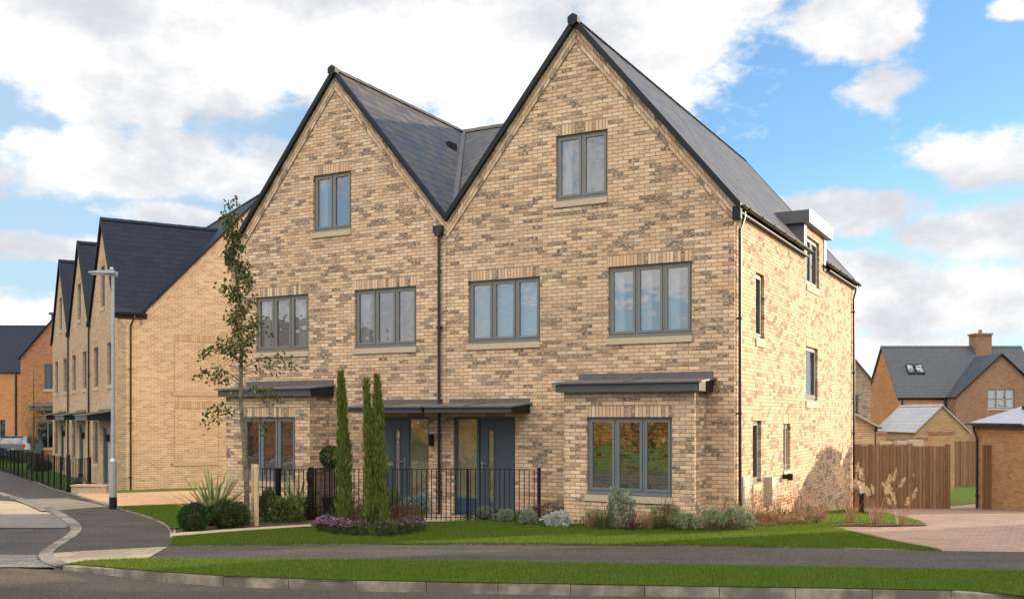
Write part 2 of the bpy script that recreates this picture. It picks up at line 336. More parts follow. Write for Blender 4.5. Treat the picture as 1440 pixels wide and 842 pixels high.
# ------------------------------------------------------------------ mesh builder
class MB:
    def __init__(s, mat=None): s.v = []; s.f = []; s.uv = []; s.m = mat or Matrix.Identity(4)
    def face(s, pts, uv=None):
        i = len(s.v); P = [s.m @ Vector(p) for p in pts]
        s.v += [tuple(p) for p in P]; s.f.append(tuple(range(i, i+len(P))))
        if uv is None:
            n = Vector((0, 0, 0))
            for a in range(len(P)): n += P[a].cross(P[(a+1) % len(P)])
            ax, ay, az = abs(n.x), abs(n.y), abs(n.z)
            if az >= ax and az >= ay: uv = [(p.x, p.y) for p in P]
            elif ax >= ay: uv = [(p.y, p.z) for p in P]
            else: uv = [(p.x, p.z) for p in P]
        s.uv += list(uv)
    def box(s, x0, x1, y0, y1, z0, z1, bev=0):
        p = [(x0,y0,z0),(x1,y0,z0),(x1,y1,z0),(x0,y1,z0),(x0,y0,z1),(x1,y0,z1),(x1,y1,z1),(x0,y1,z1)]
        for q in ((0,3,2,1),(4,5,6,7),(0,1,5,4),(1,2,6,5),(2,3,7,6),(3,0,4,7)): s.face([p[k] for k in q])
        return s
    def bar(s, a, b, w, h=None, up=(0,0,1)):
        a, b = Vector(a), Vector(b); h = h or w; d = (b-a).normalized(); u = Vector(up)
        if abs(d.dot(u)) > .98: u = Vector((0, 1, 0))
        r = d.cross(u).normalized()*w/2; u2 = r.cross(d).normalized()*h/2
        A = [a-r-u2, a+r-u2, a+r+u2, a-r+u2]; B = [q+(b-a) for q in A]
        s.face([A[3],A[2],A[1],A[0]]); s.face(B)
        for i in range(4): s.face([A[i], A[(i+1)%4], B[(i+1)%4], B[i]])
        return s
    def tube(s, pts, r, n=8, cap=True):
        pts = [Vector(p) for p in pts]; rs = r if hasattr(r, '__len__') else [r]*len(pts)
        rings = []
        for i, p in enumerate(pts):
            d = (pts[min(i+1, len(pts)-1)]-pts[max(i-1, 0)]).normalized()
            a = d.cross(Vector((0, 0, 1)) if abs(d.z) < .9 else Vector((1, 0, 0))).normalized(); b = d.cross(a)
            rings.append([p+(a*math.cos(2*PI*k/n)+b*math.sin(2*PI*k/n))*rs[i] for k in range(n)])
        for i in range(len(rings)-1):
            for k in range(n): s.face([rings[i][k], rings[i][(k+1)%n], rings[i+1][(k+1)%n], rings[i+1][k]])
        if cap: s.face(rings[0][::-1]); s.face(rings[-1])
        return s
    def lathe(s, c, prof, n=16):
        c = Vector(c); R = [[c+Vector((r*math.cos(2*PI*k/n), r*math.sin(2*PI*k/n), z)) for k in range(n)] for r, z in prof]
        for i in range(len(R)-1):
            for k in range(n): s.face([R[i][k], R[i][(k+1)%n], R[i+1][(k+1)%n], R[i+1][k]])
        s.face(R[0][::-1]); s.face(R[-1]); return s
    def prism(s, poly, y0, y1):                   # poly in (x,z), extruded along y
        s.face([(x, y0, z) for x, z in poly]); s.face([(x, y1, z) for x, z in poly][::-1])
        for i in range(len(poly)):
            a, b = poly[i], poly[(i+1) % len(poly)]
            s.face([(a[0],y0,a[1]),(a[0],y1,a[1]),(b[0],y1,b[1]),(b[0],y0,b[1])])
        return s
    def wall(s, outer, holes=(), y=0.0, rev=.1, du=0.0):
        loops = [[Vector((x, z, 0)) for x, z in outer]]
        for h in holes:
            x0, x1, z0, z1 = h[:4]; loops.append([Vector(q) for q in ((x0,z0,0),(x0,z1,0),(x1,z1,0),(x1,z0,0))])
        flat = [p for l in loops for p in l]
        for t in tessellate_polygon(loops):
            q = [flat[k] for k in t]
            s.face([(p.x, y, p.y) for p in q], [(p.x+du, p.y) for p in q])
        for h in holes:
            x0, x1, z0, z1 = h[:4]
            for (ax, az), (bx, bz) in (((x0,z0),(x0,z1)),((x0,z1),(x1,z1)),((x1,z1),(x1,z0)),((x1,z0),(x0,z0))):
                uv = [(ax+du,az),(ax+rev+du,az),(bx+rev+du,bz),(bx+du,bz)] if ax == bx else [(ax+du,az),(ax+du,az+rev),(bx+du,bz+rev),(bx+du,bz)]
                s.face([(ax,y,az),(ax,y+rev,az),(bx,y+rev,bz),(bx,y,bz)], uv)
        return s
    def build(s, name, mat, parent=None, smooth=False, merge=False):
        me = bpy.data.meshes.new(name); me.from_pydata(s.v, [], s.f)
        l = me.uv_layers.new(name='UVMap'); l.data.foreach_set('uv', [c for uv in s.uv for c in uv])
        me.materials.append(M[mat] if isinstance(mat, str) else mat)
        if merge:
            bm = bmesh.new(); bm.from_mesh(me); bmesh.ops.remove_doubles(bm, verts=bm.verts, dist=1e-4)
            bmesh.ops.recalc_face_normals(bm, faces=bm.faces); bm.to_mesh(me); bm.free()
        if smooth: me.polygons.foreach_set('use_smooth', [True]*len(me.polygons))
        o = bpy.data.objects.new(name, me); COL.objects.link(o); o.parent = parent
        return o
def tag(o, label, cat, group=None):
    o['label'] = label; o['category'] = cat
    if group: o['group'] = group
    return o
def thing(name, label, cat, loc=(0,0,0), rz=0, group=None):
    o = bpy.data.objects.new(name, None); COL.objects.link(o); o.location = loc; o.rotation_euler = (0,0,rz)
    o.empty_display_size = .3
    return tag(o, label, cat, group)
def struct(o, kind='structure'): o['kind'] = kind; return o
def quads(name, mat, V, parent=None, k=4):
    """V: (n,k,3) array -> mesh of n separate faces"""
    n = len(V); me = bpy.data.meshes.new(name); me.vertices.add(n*k); me.loops.add(n*k); me.polygons.add(n)
    me.vertices.foreach_set('co', np.asarray(V, dtype=np.float32).ravel())
    me.loops.foreach_set('vertex_index', np.arange(n*k, dtype=np.int32))
    me.polygons.foreach_set('loop_start', np.arange(0, n*k, k, dtype=np.int32))
    me.polygons.foreach_set('loop_total', np.full(n, k, dtype=np.int32))
    me.update(calc_edges=True); me.materials.append(M[mat])
    o = bpy.data.objects.new(name, me); COL.objects.link(o); o.parent = parent
    return o
def leafquads(P, D, L, W):
    """diamond leaves at points P, pointing along D, length L, width W"""
    n = len(P); D = D/np.linalg.norm(D, axis=1, keepdims=True)
    R = rng.normal(size=(n, 3)); R = np.cross(D, R); R /= np.linalg.norm(R, axis=1, keepdims=True)
    L = np.broadcast_to(np.asarray(L, float).reshape(-1, 1), (n, 1)); W = np.broadcast_to(np.asarray(W, float).reshape(-1, 1), (n, 1))
    return np.stack([P, P+D*L*.45+R*W*.5, P+D*L, P+D*L*.45-R*W*.5], axis=1)
def rdir(n):
    d = rng.normal(size=(n, 3)); return d/np.linalg.norm(d, axis=1, keepdims=True)
def ball_leaves(c, r, n, L, W, inner=.6, flat=1.0, bottom=-1, lump=.12, up=0.0):
    d = rdir(int(n*1.6)); d = d[d[:, 2] > bottom][:n]
    ph = rng.uniform(0, 6, 3)
    lf = 1+lump*(np.sin(d[:,0]*5+ph[0])+np.sin(d[:,1]*6+ph[1])*np.cos(d[:,2]*5+ph[2]))*.7
    rad = (inner+(1-inner)*rng.random(len(d))**.5)*lf
    rr = np.array(r if hasattr(r, '__len__') else (r, r, r*flat))
    P = np.array(c)+d*rad[:, None]*rr
    D = d+rng.normal(size=d.shape)*.6; D[:, 2] += up
    s = rng.uniform(.7, 1.25, len(d))
    return leafquads(P, D, L*s, W*s)
def blades(c, n, length, width, spread=.5, droop=.5, base=.05, seg=3):
    """long arching blades, returned as a list of quads"""
    out = []
    for _ in range(n):
        a = random.uniform(0, 2*PI); tilt = random.uniform(.05, spread); l = length*random.uniform(.6, 1.1)
        o = Vector(c)+Vector((math.cos(a), math.sin(a), 0))*random.uniform(0, base)
        h = Vector((math.cos(a), math.sin(a), 0)); side = Vector((-h.y, h.x, 0)).lerp(h, random.uniform(-.4, .4)).normalized()
        pts = []; p = o.copy(); ang = tilt
        for k in range(seg+1):
            pts.append(p.copy()); p = p+(h*math.sin(ang)+Vector((0,0,1))*math.cos(ang))*l/seg; ang += droop*random.uniform(.5, 1.3)/seg
        for k in range(seg):
            w0 = width*(1-.9*(k/seg)**1.6)*.5; w1 = width*(1-.9*((k+1)/seg)**1.6)*.5
            out.append([pts[k]-side*w0, pts[k]+side*w0, pts[k+1]+side*w1, pts[k+1]-side*w1])
    return np.array([[tuple(q) for q in f] for f in out])

# ------------------------------------------------------------------ ground
CELL = 1.0
def in_poly(x, y, poly):
    c = False; j = len(poly)-1
    for i in range(len(poly)):
        if (poly[i][1] > y) != (poly[j][1] > y) and x < (poly[j][0]-poly[i][0])*(y-poly[i][1])/(poly[j][1]-poly[i][1])+poly[i][0]: c = not c
        j = i
    return c
def sheet(name, pts, off, mat, zf=terrain, cell=CELL, uvrot=0.0, thick=0):
    """a sheet of ground that follows the lie of the land; pts = world (x,y)"""
    bm = bmesh.new(); vs = [bm.verts.new((x, y, 0)) for x, y in pts]
    for t in tessellate_polygon([[Vector((x, y, 0)) for x, y in pts]]):
        try: bm.faces.new([vs[k] for k in t])
        except ValueError: pass
    xs = [p[0] for p in pts]; ys = [p[1] for p in pts]
    for ax, lo, hi in ((0, min(xs), max(xs)), (1, min(ys), max(ys))):
        k = math.floor(lo/cell)+1
        while k*cell < hi:
            co = (k*cell, 0, 0) if ax == 0 else (0, k*cell, 0); no = (1, 0, 0) if ax == 0 else (0, 1, 0)
            bmesh.ops.bisect_plane(bm, geom=bm.verts[:]+bm.edges[:]+bm.faces[:], plane_co=co, plane_no=no); k += 1
    for v in bm.verts: v.co.z = zf(v.co.x, v.co.y)+off
    bmesh.ops.recalc_face_normals(bm, faces=bm.faces)
    for f in bm.faces:
        if f.normal.z < 0: f.normal_flip()
    uvl = bm.loops.layers.uv.new('UVMap'); c, s = math.cos(uvrot), math.sin(uvrot)
    for f in bm.faces:
        for l in f.loops: x, y = l.vert.co.x, l.vert.co.y; l[uvl].uv = (x*c+y*s, -x*s+y*c)
    me = bpy.data.meshes.new(name); bm.to_mesh(me); bm.free(); me.materials.append(M[mat])
    o = bpy.data.objects.new(name, me); COL.objects.link(o); return struct(o)
def gp(lst, dz=0): return [G(a, b, dz) for a, b in lst]

# kerb line of the main road, right to left (top edge), then the bend into the side road
KM = gp([(1440,839),(1350,831.5),(1200,828.5),(960,825),(720,821),(480,816.5),(317,811),(230,805),(160,799.5),(107,795),(88,795.5)])
KM = [(30, KM[0][1]-3.2), (11, KM[0][1]-.9)] + KM
KS = gp([(77,796),(62,791),(53,785),(53,779),(60,773),(75,764),(92,754),(99,747),(98,740),(88,731),(70,720),(45,709),(20,701),(0,695.5),(-60,680),(-160,662),(-300,648)])
def road_z(x, y): return -.02-.105*sstep((x+7.2)/2.6)
bm_pts = [(-120, -40), (60, -40), (60, KM[0][1])] + KM + KS[:1]
sheet('road', [(-70, 5.5), (30, 5.5)] + KM + [KS[0], (-70, KS[0][1])], 0, 'road', road_z)
sheet('opposite_verge', [(-70, -30), (30, -30), (30, 5.5), (-70, 5.5)], .0, 'lawn', lambda x, y: 0.0, cell=5)
def side_z(x, y): return terrain(x, y)-.02
LFT = [G(-300, 648)]
sheet('side_road', [KS[0]]+KS[1:]+[(-70, KS[-1][1]), (-70, KS[0][1])], 0, 'path', side_z)
# plot ground everything sits on (soil / rough grass)
plot = KM[:] + KS + [(-70, KS[-1][1]+6), (-70, 110), (70, 110), (70, KM[0][1]), ]
sheet('ground', plot, -.004, 'field')
# the land out to the horizon
mbz = MB(); Rg = 900
xs = [-Rg, -300, -70, -30, 0, 30, 70, 300, Rg]; ys = [-Rg, -300, -60, -12, 13, 40, 109, 300, Rg]
for i in range(len(xs)-1):
    for j in range(len(ys)-1):
        P = [(xs[i],ys[j]),(xs[i+1],ys[j]),(xs[i+1],ys[j+1]),(xs[i],ys[j+1])]
        mbz.face([(x, y, (-2.2 if y > 12 else -.5) if abs(x) < 100 else -2.2) for x, y in P])
struct(mbz.build('terrain', 'field'))

# pavement
FARP = [(238,769.5),(243,757),(243,746),(235,738),(222,732),(205,726),(190,721.5),(160,712.5),(130,704),(100,694),(75,687),(50,677),(25,667.5),(0,658.5),(-60,640),(-160,622)]
sheet('pavement', KS[2:]+[(-60, KS[-1][1])]+[(-60, G(-160,622)[1])]+gp(FARP[::-1]+[(208,786),(120,789)]), .012, 'path')
sheet('painted_sun_band', gp([(22,703),(60,701.5),(95,701),(128,707),(152,712.8),(110,716),(58,719),(40,711)]), .020, 'path_sun_tint')  # strip of sun crossing the pavement, laid on as a paler sheet
sheet('footpath', gp([(238,769.5),(480,766.5),(720,766.5),(960,768.5),(1200,772),(1325,775.5),(1440,777)])+[(30,15.2),(30,12.7)]+gp([(1440,804),(1200,799),(960,795),(720,791),(480,787.5),(300,786.5),(208,786)]), .012, 'path')
sheet('paving_slabs', gp([(63,781),(75,779),(104,776.6),(170,773),(236,769.8),(208,786),(150,788),(120,789.5),(100,794),(88,795),(76,795.5),(64,790)]), .020, 'tactile')
# block paving in the side road
sheet('block_paving', [(-70, G(0,796)[1])]+gp([(76,796),(62,790.5),(54,785),(55,779),(0,778.5)])+[(-70, G(0,778.5)[1])], .012, 'paver_grey', side_z, uvrot=.3)
sheet('block_paving_strip', [(-30, G(0,741)[1])]+gp([(0,741),(92,741),(97,738),(82,727),(72,721.5),(0,722)])+[(-30, G(0,722)[1])], .012, 'paver_grey', side_z, uvrot=.3)
sheet('sun_painted_buff_paving', [(-30, G(0,722)[1])]+gp([(0,722),(72,721.5),(45,709.8),(20,704),(0,703)])+[(-30, G(0,703)[1])], .012, 'paver_buff_sun_tint', side_z, uvrot=.3)  # sunlit patch of the side road, drawn by its block colour
# drives
sheet('neighbour_driveway', gp([(103,696),(160,712),(200,711),(345,706)])+[(-5.6,30),(-7.0,34.5)]+gp([(165,693.5)])+gp([(120,692)]), .016, 'paver_orange_sun_tint', uvrot=.4)
sheet('driveway', gp([(1325,775.5),(1262,764),(1200,750),(1165,741),(1150,737),(1150,722),(1165,717)])+[(10.0,29.4),(10.5,44),(14,44),(17,31),(22,30),(30,25),(30,15.2)]+gp([(1440,777)]), .016, 'paver', uvrot=-.5)

# lawns
L1 = gp([(238,769.5),(480,766.5),(720,766.5),(960,768.5),(1200,772),(1325,775.5),(1262,764),(1200,750),(1165,741),(1130,737)])+[(6.6,22.6),(4.6,18.5)]+gp([(1000,747),(900,744),(790,739),(700,733),(640,735),(600,737),(520,745),(430,743),(330,750),(244,757)])
sheet('lawn', L1, .02, 'lawn')
L2 = gp([(88,795.5),(107,795),(160,799.5),(230,805),(317,811),(480,816.5),(720,821),(960,825),(1200,828.5),(1350,831.5),(1440,839)])+[(11, KM[0][1]+1.2)]
L2 = KM[::-1][:-2] + [(11, KM[1][1]), (30, KM[0][1]), (30,12.7)] + gp([(1440,804),(1200,799),(960,795),(720,791),(480,787.5),(300,786.5),(208,786),(150,788),(120,789.5),(100,793.5)])
sheet('grass_verge', L2, .02, 'lawn')
L3 = gp([(165,713),(190,721),(222,731.5),(243,745),(262,741),(330,736),(345,706.5),(200,711.5)])
sheet('side_lawn', L3, .02, 'lawn')
L4 = gp([(1150,736),(1150,722),(1165,717),(1190,714),(1240,722),(1290,733),(1303,740),(1240,741),(1165,741)])
sheet('drive_side_lawn', L4, .026, 'lawn')
L5 = gp([(1330,712),(1376,708),(1376,686),(1330,686)])
sheet('back_garden_lawn', L5, .03, 'lawn')
L6 = gp([(98,693),(155,692),(165,678),(120,670),(60,660),(-40,630),(-60,640),(0,657),(50,676),(75,686)])
sheet('front_garden_lawn', L6, .01, 'lawn')
# beds
B1 = gp([(243,753),(262,744),(330,738),(440,731),(600,729),(600,736),(520,744),(430,742),(330,748)])
sheet('planting_bed', B1, .03, 'soil')
B2 = gp([(445,748),(480,752),(540,754),(585,750),(595,745),(560,738),(500,736),(450,740)])
sheet('planting_bed_island', B2, .035, 'soil')
B3 = gp([(640,735),(700,733),(790,739.5),(900,745),(1000,748),(1080,746),(1140,738)])+[(7.4,24.6),(4.3,18.8),(1.4,18.2),(.9,19.3),(-2,21.5)]
sheet('house_planting_bed', B3, .03, 'soil')
B4 = gp([(1165,741),(1240,741.5),(1305,740.5),(1290,732),(1240,736),(1200,736),(1165,736)])
sheet('drive_planting_bed', B4, .034, 'soil')
# door path
sheet('door_path', gp([(570,735),(640,735),(700,731.5),(730,728)])+[(-.2,21.2),(-2.2,22.1)]+gp([(560,722)]), .034, 'slab')
sheet('slab_edging', gp([(238,757),(330,749.5),(438,742.5),(438,739.5),(330,745.5),(243,752)]), .04, 'slab')

def kerb(name, line, w, top, drop, mat='concrete', piece=.915, zf=terrain, inner=1):
    """kerb stones laid along a line, each with its own joint"""
    mb = MB(); P = [Vector((x, y, 0)) for x, y in line]; seg = []
    d = [0]
    for i in range(1, len(P)): d.append(d[-1]+(P[i]-P[i-1]).length)
    def at(s):
        for i in range(1, len(P)):
            if s <= d[i] or i == len(P)-1:
                t = (s-d[i-1])/(d[i]-d[i-1]); return P[i-1].lerp(P[i], t)
    s = 0
    while s < d[-1]-.05:
        e = min(s+piece, d[-1]); a, b = at(s+.004), at(e-.004)
        if (b-a).length > .02:
            t = (b-a).normalized(); n = Vector((-t.y, t.x, 0))*inner
            c = .018; jj = random.uniform(-.003, .003)
            for q0, q1 in ((a, b),):
                za = zf(a.x, a.y)+top+jj; zb = zf(b.x, b.y)+top+jj
                pr = [(0, -drop), (0, -c), (c, 0), (w, 0), (w, -drop)]
                A = [a+n*x+Vector((0,0,za+z)) for x, z in pr]; B = [b+n*x+Vector((0,0,zb+z)) for x, z in pr]
                for k in range(4): mb.face([A[k], B[k], B[k+1], A[k+1]])
                mb.face(A[::-1]); mb.face(B)
        s = e
    # bed under the joints
    o = mb.build(name, mat); return struct(o)
kerb('kerb', KM[::-1], .125, .012, .3, inner=1)
kerb('side_road_kerb', KS, .20, .026, .2, piece=.6, inner=-1)
EDG = gp(FARP[1:12]); kerb('path_edging', EDG, .05, .03, .15, piece=.9)
kerb('lawn_edging', gp([(238,769.5),(480,766.5),(720,766.5),(960,768.5),(1200,772),(1325,775.5)]), .05, .024, .15, piece=.9)
kerb('lawn_end_edging', gp([(243,746),(243,757),(238,769.5)]), .05, .03, .15, piece=.4)
kerb('driveway_edging', gp([(103,696),(160,712)]), .10, .03, .15, piece=.9)

def grass_on(name, poly, n, h, zoff, w=.006, lean=.5):
    xs = np.array([p[0] for p in poly]); ys = np.array([p[1] for p in poly])
    x0, x1, y0, y1 = xs.min(), min(xs.max(), 13), ys.min(), ys.max(); pts = []
    while len(pts) < n:
        X = rng.uniform(x0, x1, n); Y = rng.uniform(y0, y1, n)
        c = np.zeros(n, bool); j = len(xs)-1
        for i in range(len(xs)):
            if ys[i] != ys[j]:
                c ^= ((ys[i] > Y) != (ys[j] > Y)) & (X < (xs[j]-xs[i])*(Y-ys[i])/(ys[j]-ys[i])+xs[i])
            j = i
        pts += list(zip(X[c], Y[c]))
    P = np.array(pts[:n]); z = np.array([terrain(x, y) for x, y in P])+zoff
    B = np.column_stack([P, z]); a = rng.uniform(0, 2*PI, n); S_ = np.column_stack([np.cos(a), np.sin(a), np.zeros(n)])
    hh = h*rng.uniform(.5, 1.2, n); T = B+rng.normal(size=(n, 3))*np.array([lean, lean, 0])*hh[:, None]; T[:, 2] += hh
    V = np.stack([B-S_*w/2, B+S_*w/2, T], axis=1)
    o = quads(name, 'blade', V, k=3); return struct(o, 'stuff')
grass_on('lawn_grass', L1, 260000, .045, .02, .011)
grass_on('verge_grass', L2, 130000, .030, .02, .008)
grass_on('side_lawn_grass', L3, 20000, .035, .02, .012)
grass_on('drive_lawn_grass', L4, 12000, .035, .026, .012)

# ------------------------------------------------------------------ building kit
MSIDE = Matrix(((0,-1,0,0),(1,0,0,0),(0,0,1,0),(0,0,0,1)))      # right-hand side wall at x=0: along=+y, into=-x
MLEFT = Matrix(((0,1,0,0),(-1,0,0,0),(0,0,1,0),(0,0,0,1)))       # left-hand side wall
def slope(mb, P, th=.05):
    P = [Vector(p) for p in P]; e = (P[1]-P[0]).normalized(); n = Vector((0,0,0))
    for a in range(1, len(P)-1): n += (P[a]-P[0]).cross(P[a+1]-P[0])
    n.normalize()
    if n.z < 0: n = -n
    up = n.cross(e)
    if up.z < 0: up = -up
    uv = [((p-P[0]).dot(e)+50, (p-P[0]).dot(up)) for p in P]
    mb.face(P, uv); mb.face([p-n*th for p in P][::-1], uv[::-1])
    for i in range(len(P)):
        a, b = P[i], P[(i+1) % len(P)]
        mb.face([a, a-n*th, b-n*th, b], [(50,.1)]*4)
def window(par, mx, x0, x1, z0, z1, n=2, rec=.055, fr='frame', inner=None, sill='stone', y=0.0, glass='glass', cols=None, lintel=None, rows=1, cw=.2, sh=.13, detail=True, label=None):
    T = mx @ Matrix.Translation((0, y, 0))
    if detail:
        mb = MB(T); w = .045; d0, d1 = rec, rec+.07; g = .003
        X0, X1, Z0, Z1 = x0+g, x1-g, z0+g, z1-g
        mb.box(X0, X0+w, d0, d1, Z0, Z1); mb.box(X1-w, X1, d0, d1, Z0, Z1)
        mb.box(X0+w, X1-w, d0, d1, Z1-w, Z1); mb.box(X0+w, X1-w, d0, d1, Z0+.03, Z0+.03+w)
        mb.box(X0-.0, X1+.0, rec-.075, d1, Z0, Z0+.03)                    # projecting cill
        ws = (X1-X0-w)/n; pane = MB(T); zz = [Z0+.03+w+(Z1-w-Z0-.03-w)*k/rows for k in range(rows+1)]
        for r in range(1, rows): mb.box(X0+w, X1-w, d0+.002, d1, zz[r]-.025, zz[r]+.025)
        for i in range(n):
            a, b = X0+w*.5+ws*i, X0+w*.5+ws*(i+1)
            if i: mb.box(a-w*.42, a+w*.42, d0+.001, d1, Z0+.03+w, Z1-w)
            a2, b2 = a+w*.5+.004, b-w*.5-.004; s = .048; e0 = d0-.012
            for r in range(rows):
                za, zb = zz[r]+(.025 if r else 0)+.004, zz[r+1]-(.025 if r < rows-1 else 0)-.004
                mb.box(a2, a2+s, e0, d1-.01, za, zb); mb.box(b2-s, b2, e0, d1-.01, za, zb)
                mb.box(a2+s, b2-s, e0, d1-.01, zb-s, zb); mb.box(a2+s, b2-s, e0, d1-.01, za, za+s)
                pane.face([(a2+s, d0+.02, za+s), (b2-s, d0+.02, za+s), (b2-s, d0+.02, zb-s), (a2+s, d0+.02, zb-s)])
    else:
        mb = MB(T); w = .06; g = .003; X0, X1, Z0, Z1 = x0+g, x1-g, z0+g, z1-g; pane = MB(T)
        mb.box(X0, X0+w, rec, rec+.06, Z0, Z1); mb.box(X1-w, X1, rec, rec+.06, Z0, Z1)
        mb.box(X0+w, X1-w, rec, rec+.06, Z1-w, Z1); mb.box(X0+w, X1-w, rec, rec+.06, Z0, Z0+w)
        for i in range(1, n): a = X0+(X1-X0)*i/n; mb.box(a-w*.6, a+w*.6, rec, rec+.06, Z0+w, Z1-w)
        for i in range(1, rows): a = Z0+(Z1-Z0)*i/rows; mb.box(X0+w, X1-w, rec+.002, rec+.058, a-w*.5, a+w*.5)
        pane.face([(X0+w, rec+.03, Z0+w), (X1-w, rec+.03, Z0+w), (X1-w, rec+.03, Z1-w), (X0+w, rec+.03, Z1-w)])
    o = mb.build('window', fr, par)
    if label: o['label'] = label
    pane.build('pane', glass, o)
    if sill: MB(T).box(x0-.04, x1+.0, -.03, rec-.005, z0-sh, z0-.003).build('sill', sill, o)
    if lintel:
        b = MB(T); yy = -.003; ov = .0
        b.face([(x0-ov, yy, z1), (x1+ov, yy, z1), (x1+ov, yy, z1+.225), (x0-ov, yy, z1+.225)], [(x0-ov, z1*0+.012), (x1+ov, .012), (x1+ov, .237), (x0-ov, .237)])
        b.build('lintel', lintel, par)
    ws = (x1-x0)/n
    if inner == 'curtain':                                             # gathered voile drawn to the left of every light
        c = MB(T)
        for i in range(n) if cols is None else cols:
            c = MB(T); a = x0+ws*i+.07; q = 14; W = cw
            for k in range(q):
                xa, xb = a+W*k/q, a+W*(k+1)/q; ya = .22+.025*math.sin(k*1.9); yb = .22+.025*math.sin((k+1)*1.9)
                c.face([(xa, ya, z0+.05), (xb, yb, z0+.05), (xb, yb, z1-.04), (xa, ya, z1-.04)])
            c.build('curtain', 'curtain', o, smooth=True)
    if inner in ('blind', 'blind_open'):
        c = MB(T); k = z0+.06; st = .048 if inner == 'blind' else .062
        tl = math.radians(66 if inner == 'blind' else 8); hw = .024 if inner == 'blind' else .017
        while k < z1-.08:
            dy, dz = math.cos(tl)*hw, math.sin(tl)*hw
            for i in range(n):
                a, b = x0+ws*i+.05, x0+ws*(i+1)-.05
                c.face([(a, .20-dy, k-dz), (b, .20-dy, k-dz), (b, .20+dy, k+dz), (a, .20+dy, k+dz)])
                if inner == 'blind_open': c.face([(a, .20-dy, k-dz-.004), (b, .20-dy, k-dz-.004), (b, .20-dy, k-dz), (a, .20-dy, k-dz)])
            k += st
        c.build('blind', 'blind', o)
    return o
def gutter(par, mx, x0, x1, z, y=-.09, r=.055, mat='black', joints=True):
    mb = MB(mx); n = 8
    for side in (1,):
        ring = [(y+math.cos(PI+PI*k/n)*r, z+math.sin(PI+PI*k/n)*r) for k in range(n+1)]
        for k in range(n):
            a, b = ring[k], ring[k+1]
            mb.face([(x0,a[0],a[1]),(x1,a[0],a[1]),(x1,b[0],b[1]),(x0,b[0],b[1])])
            mb.face([(x0,a[0]*.0+y+(a[0]-y)*.85,z+(a[1]-z)*.85),(x1,y+(a[0]-y)*.85,z+(a[1]-z)*.85),(x1,y+(b[0]-y)*.85,z+(b[1]-z)*.85),(x0,y+(b[0]-y)*.85,z+(b[1]-z)*.85)])
        for xx in (x0, x1): mb.face([(xx, p[0], p[1]) for p in ring])
    if joints:
        k = x0+.3
        while k < x1:
            ring = [(y+math.cos(PI+PI*j/n)*(r+.012), z+.004+math.sin(PI+PI*j/n)*(r+.012)) for j in range(n+1)]
            for j in range(n):
                a, b = ring[j], ring[j+1]; mb.face([(k,a[0],a[1]),(k+.05,a[0],a[1]),(k+.05,b[0],b[1]),(k,b[0],b[1])])
            mb.face([(k, p[0], p[1]) for p in ring]); mb.face([(k+.05, p[0], p[1]) for p in ring])
            k += .95
    mb.box(x0, x1, -.035, -.004, z-.17, z+.01)                         # eaves board
    return mb.build('gutter', mat, par)
def downpipe(par, mx, x, ztop, zbot, y=-.06, r=.034, swan=None, hopper=False, mat='black', y0=0):
    mb = MB(mx); pts = []
    if swan: pts = [(x+swan, y-.05, ztop), (x+swan, y-.05, ztop-.12), (x, y, ztop-.38)]
    else: pts = [(x, y, ztop)]
    pts += [(x, y, zbot+.1), (x, y-.02, zbot)]
    mb.tube(pts, r, 10); k = zbot+.5
    o = mb.build('downpipe', mat, par, smooth=False)
    while k < ztop-.5: b = MB(mx); b.box(x-.055, x+.055, y-.042, y0+.0, k, k+.03); b.lathe((x, y, k), [(r+.008, -.01), (r+.008, .04)], 10); b.build('bracket', mat, o); k += 1.8
    if hopper:
        h = MB(mx); h.prism([(x-.11, ztop+.0), (x-.11, ztop+.10), (x+.11, ztop+.10), (x+.11, ztop+.0), (x+.06, ztop-.12), (x-.06, ztop-.12)], y-.09, -.01)
        h.build('hopper', mat, o)
    return o
def verge(par, mx, pts, y0=-.11, y1=-.02, h=.13, mat='trim', brick=None, name='verge'):
    """dark strip along the slopes of a gable; pts = (x,z) roof line"""
    mb = MB(mx); hv = h*1.1
    for (ax, az), (bx, bz) in zip(pts[:-1], pts[1:]):
        mb.prism([(ax, az-hv), (bx, bz-hv), (bx, bz+.02), (ax, az+.02)], y0, y1)
    o = mb.build(name, mat, par)
    if brick:
        b = MB(mx)
        for (ax, az), (bx, bz) in zip(pts[:-1], pts[1:]):
            L = math.hypot(bx-ax, bz-az); y = -.022; h0, h1 = hv*.98, hv+.34; yb = 0
            p = [(ax, y, az-h1), (bx, y, bz-h1), (bx, y, bz-h0), (ax, y, az-h0)]
            uv = [(0, .0), (L, .0), (L, .22), (0, .22)]
            b.face(p, uv); b.face([(ax, y, az-h1), (ax, yb, az-h1), (bx, yb, bz-h1), (bx, y, bz-h1)], [(0,.03)]*4)
        b.build('verge_brickwork', brick, par)
    return o
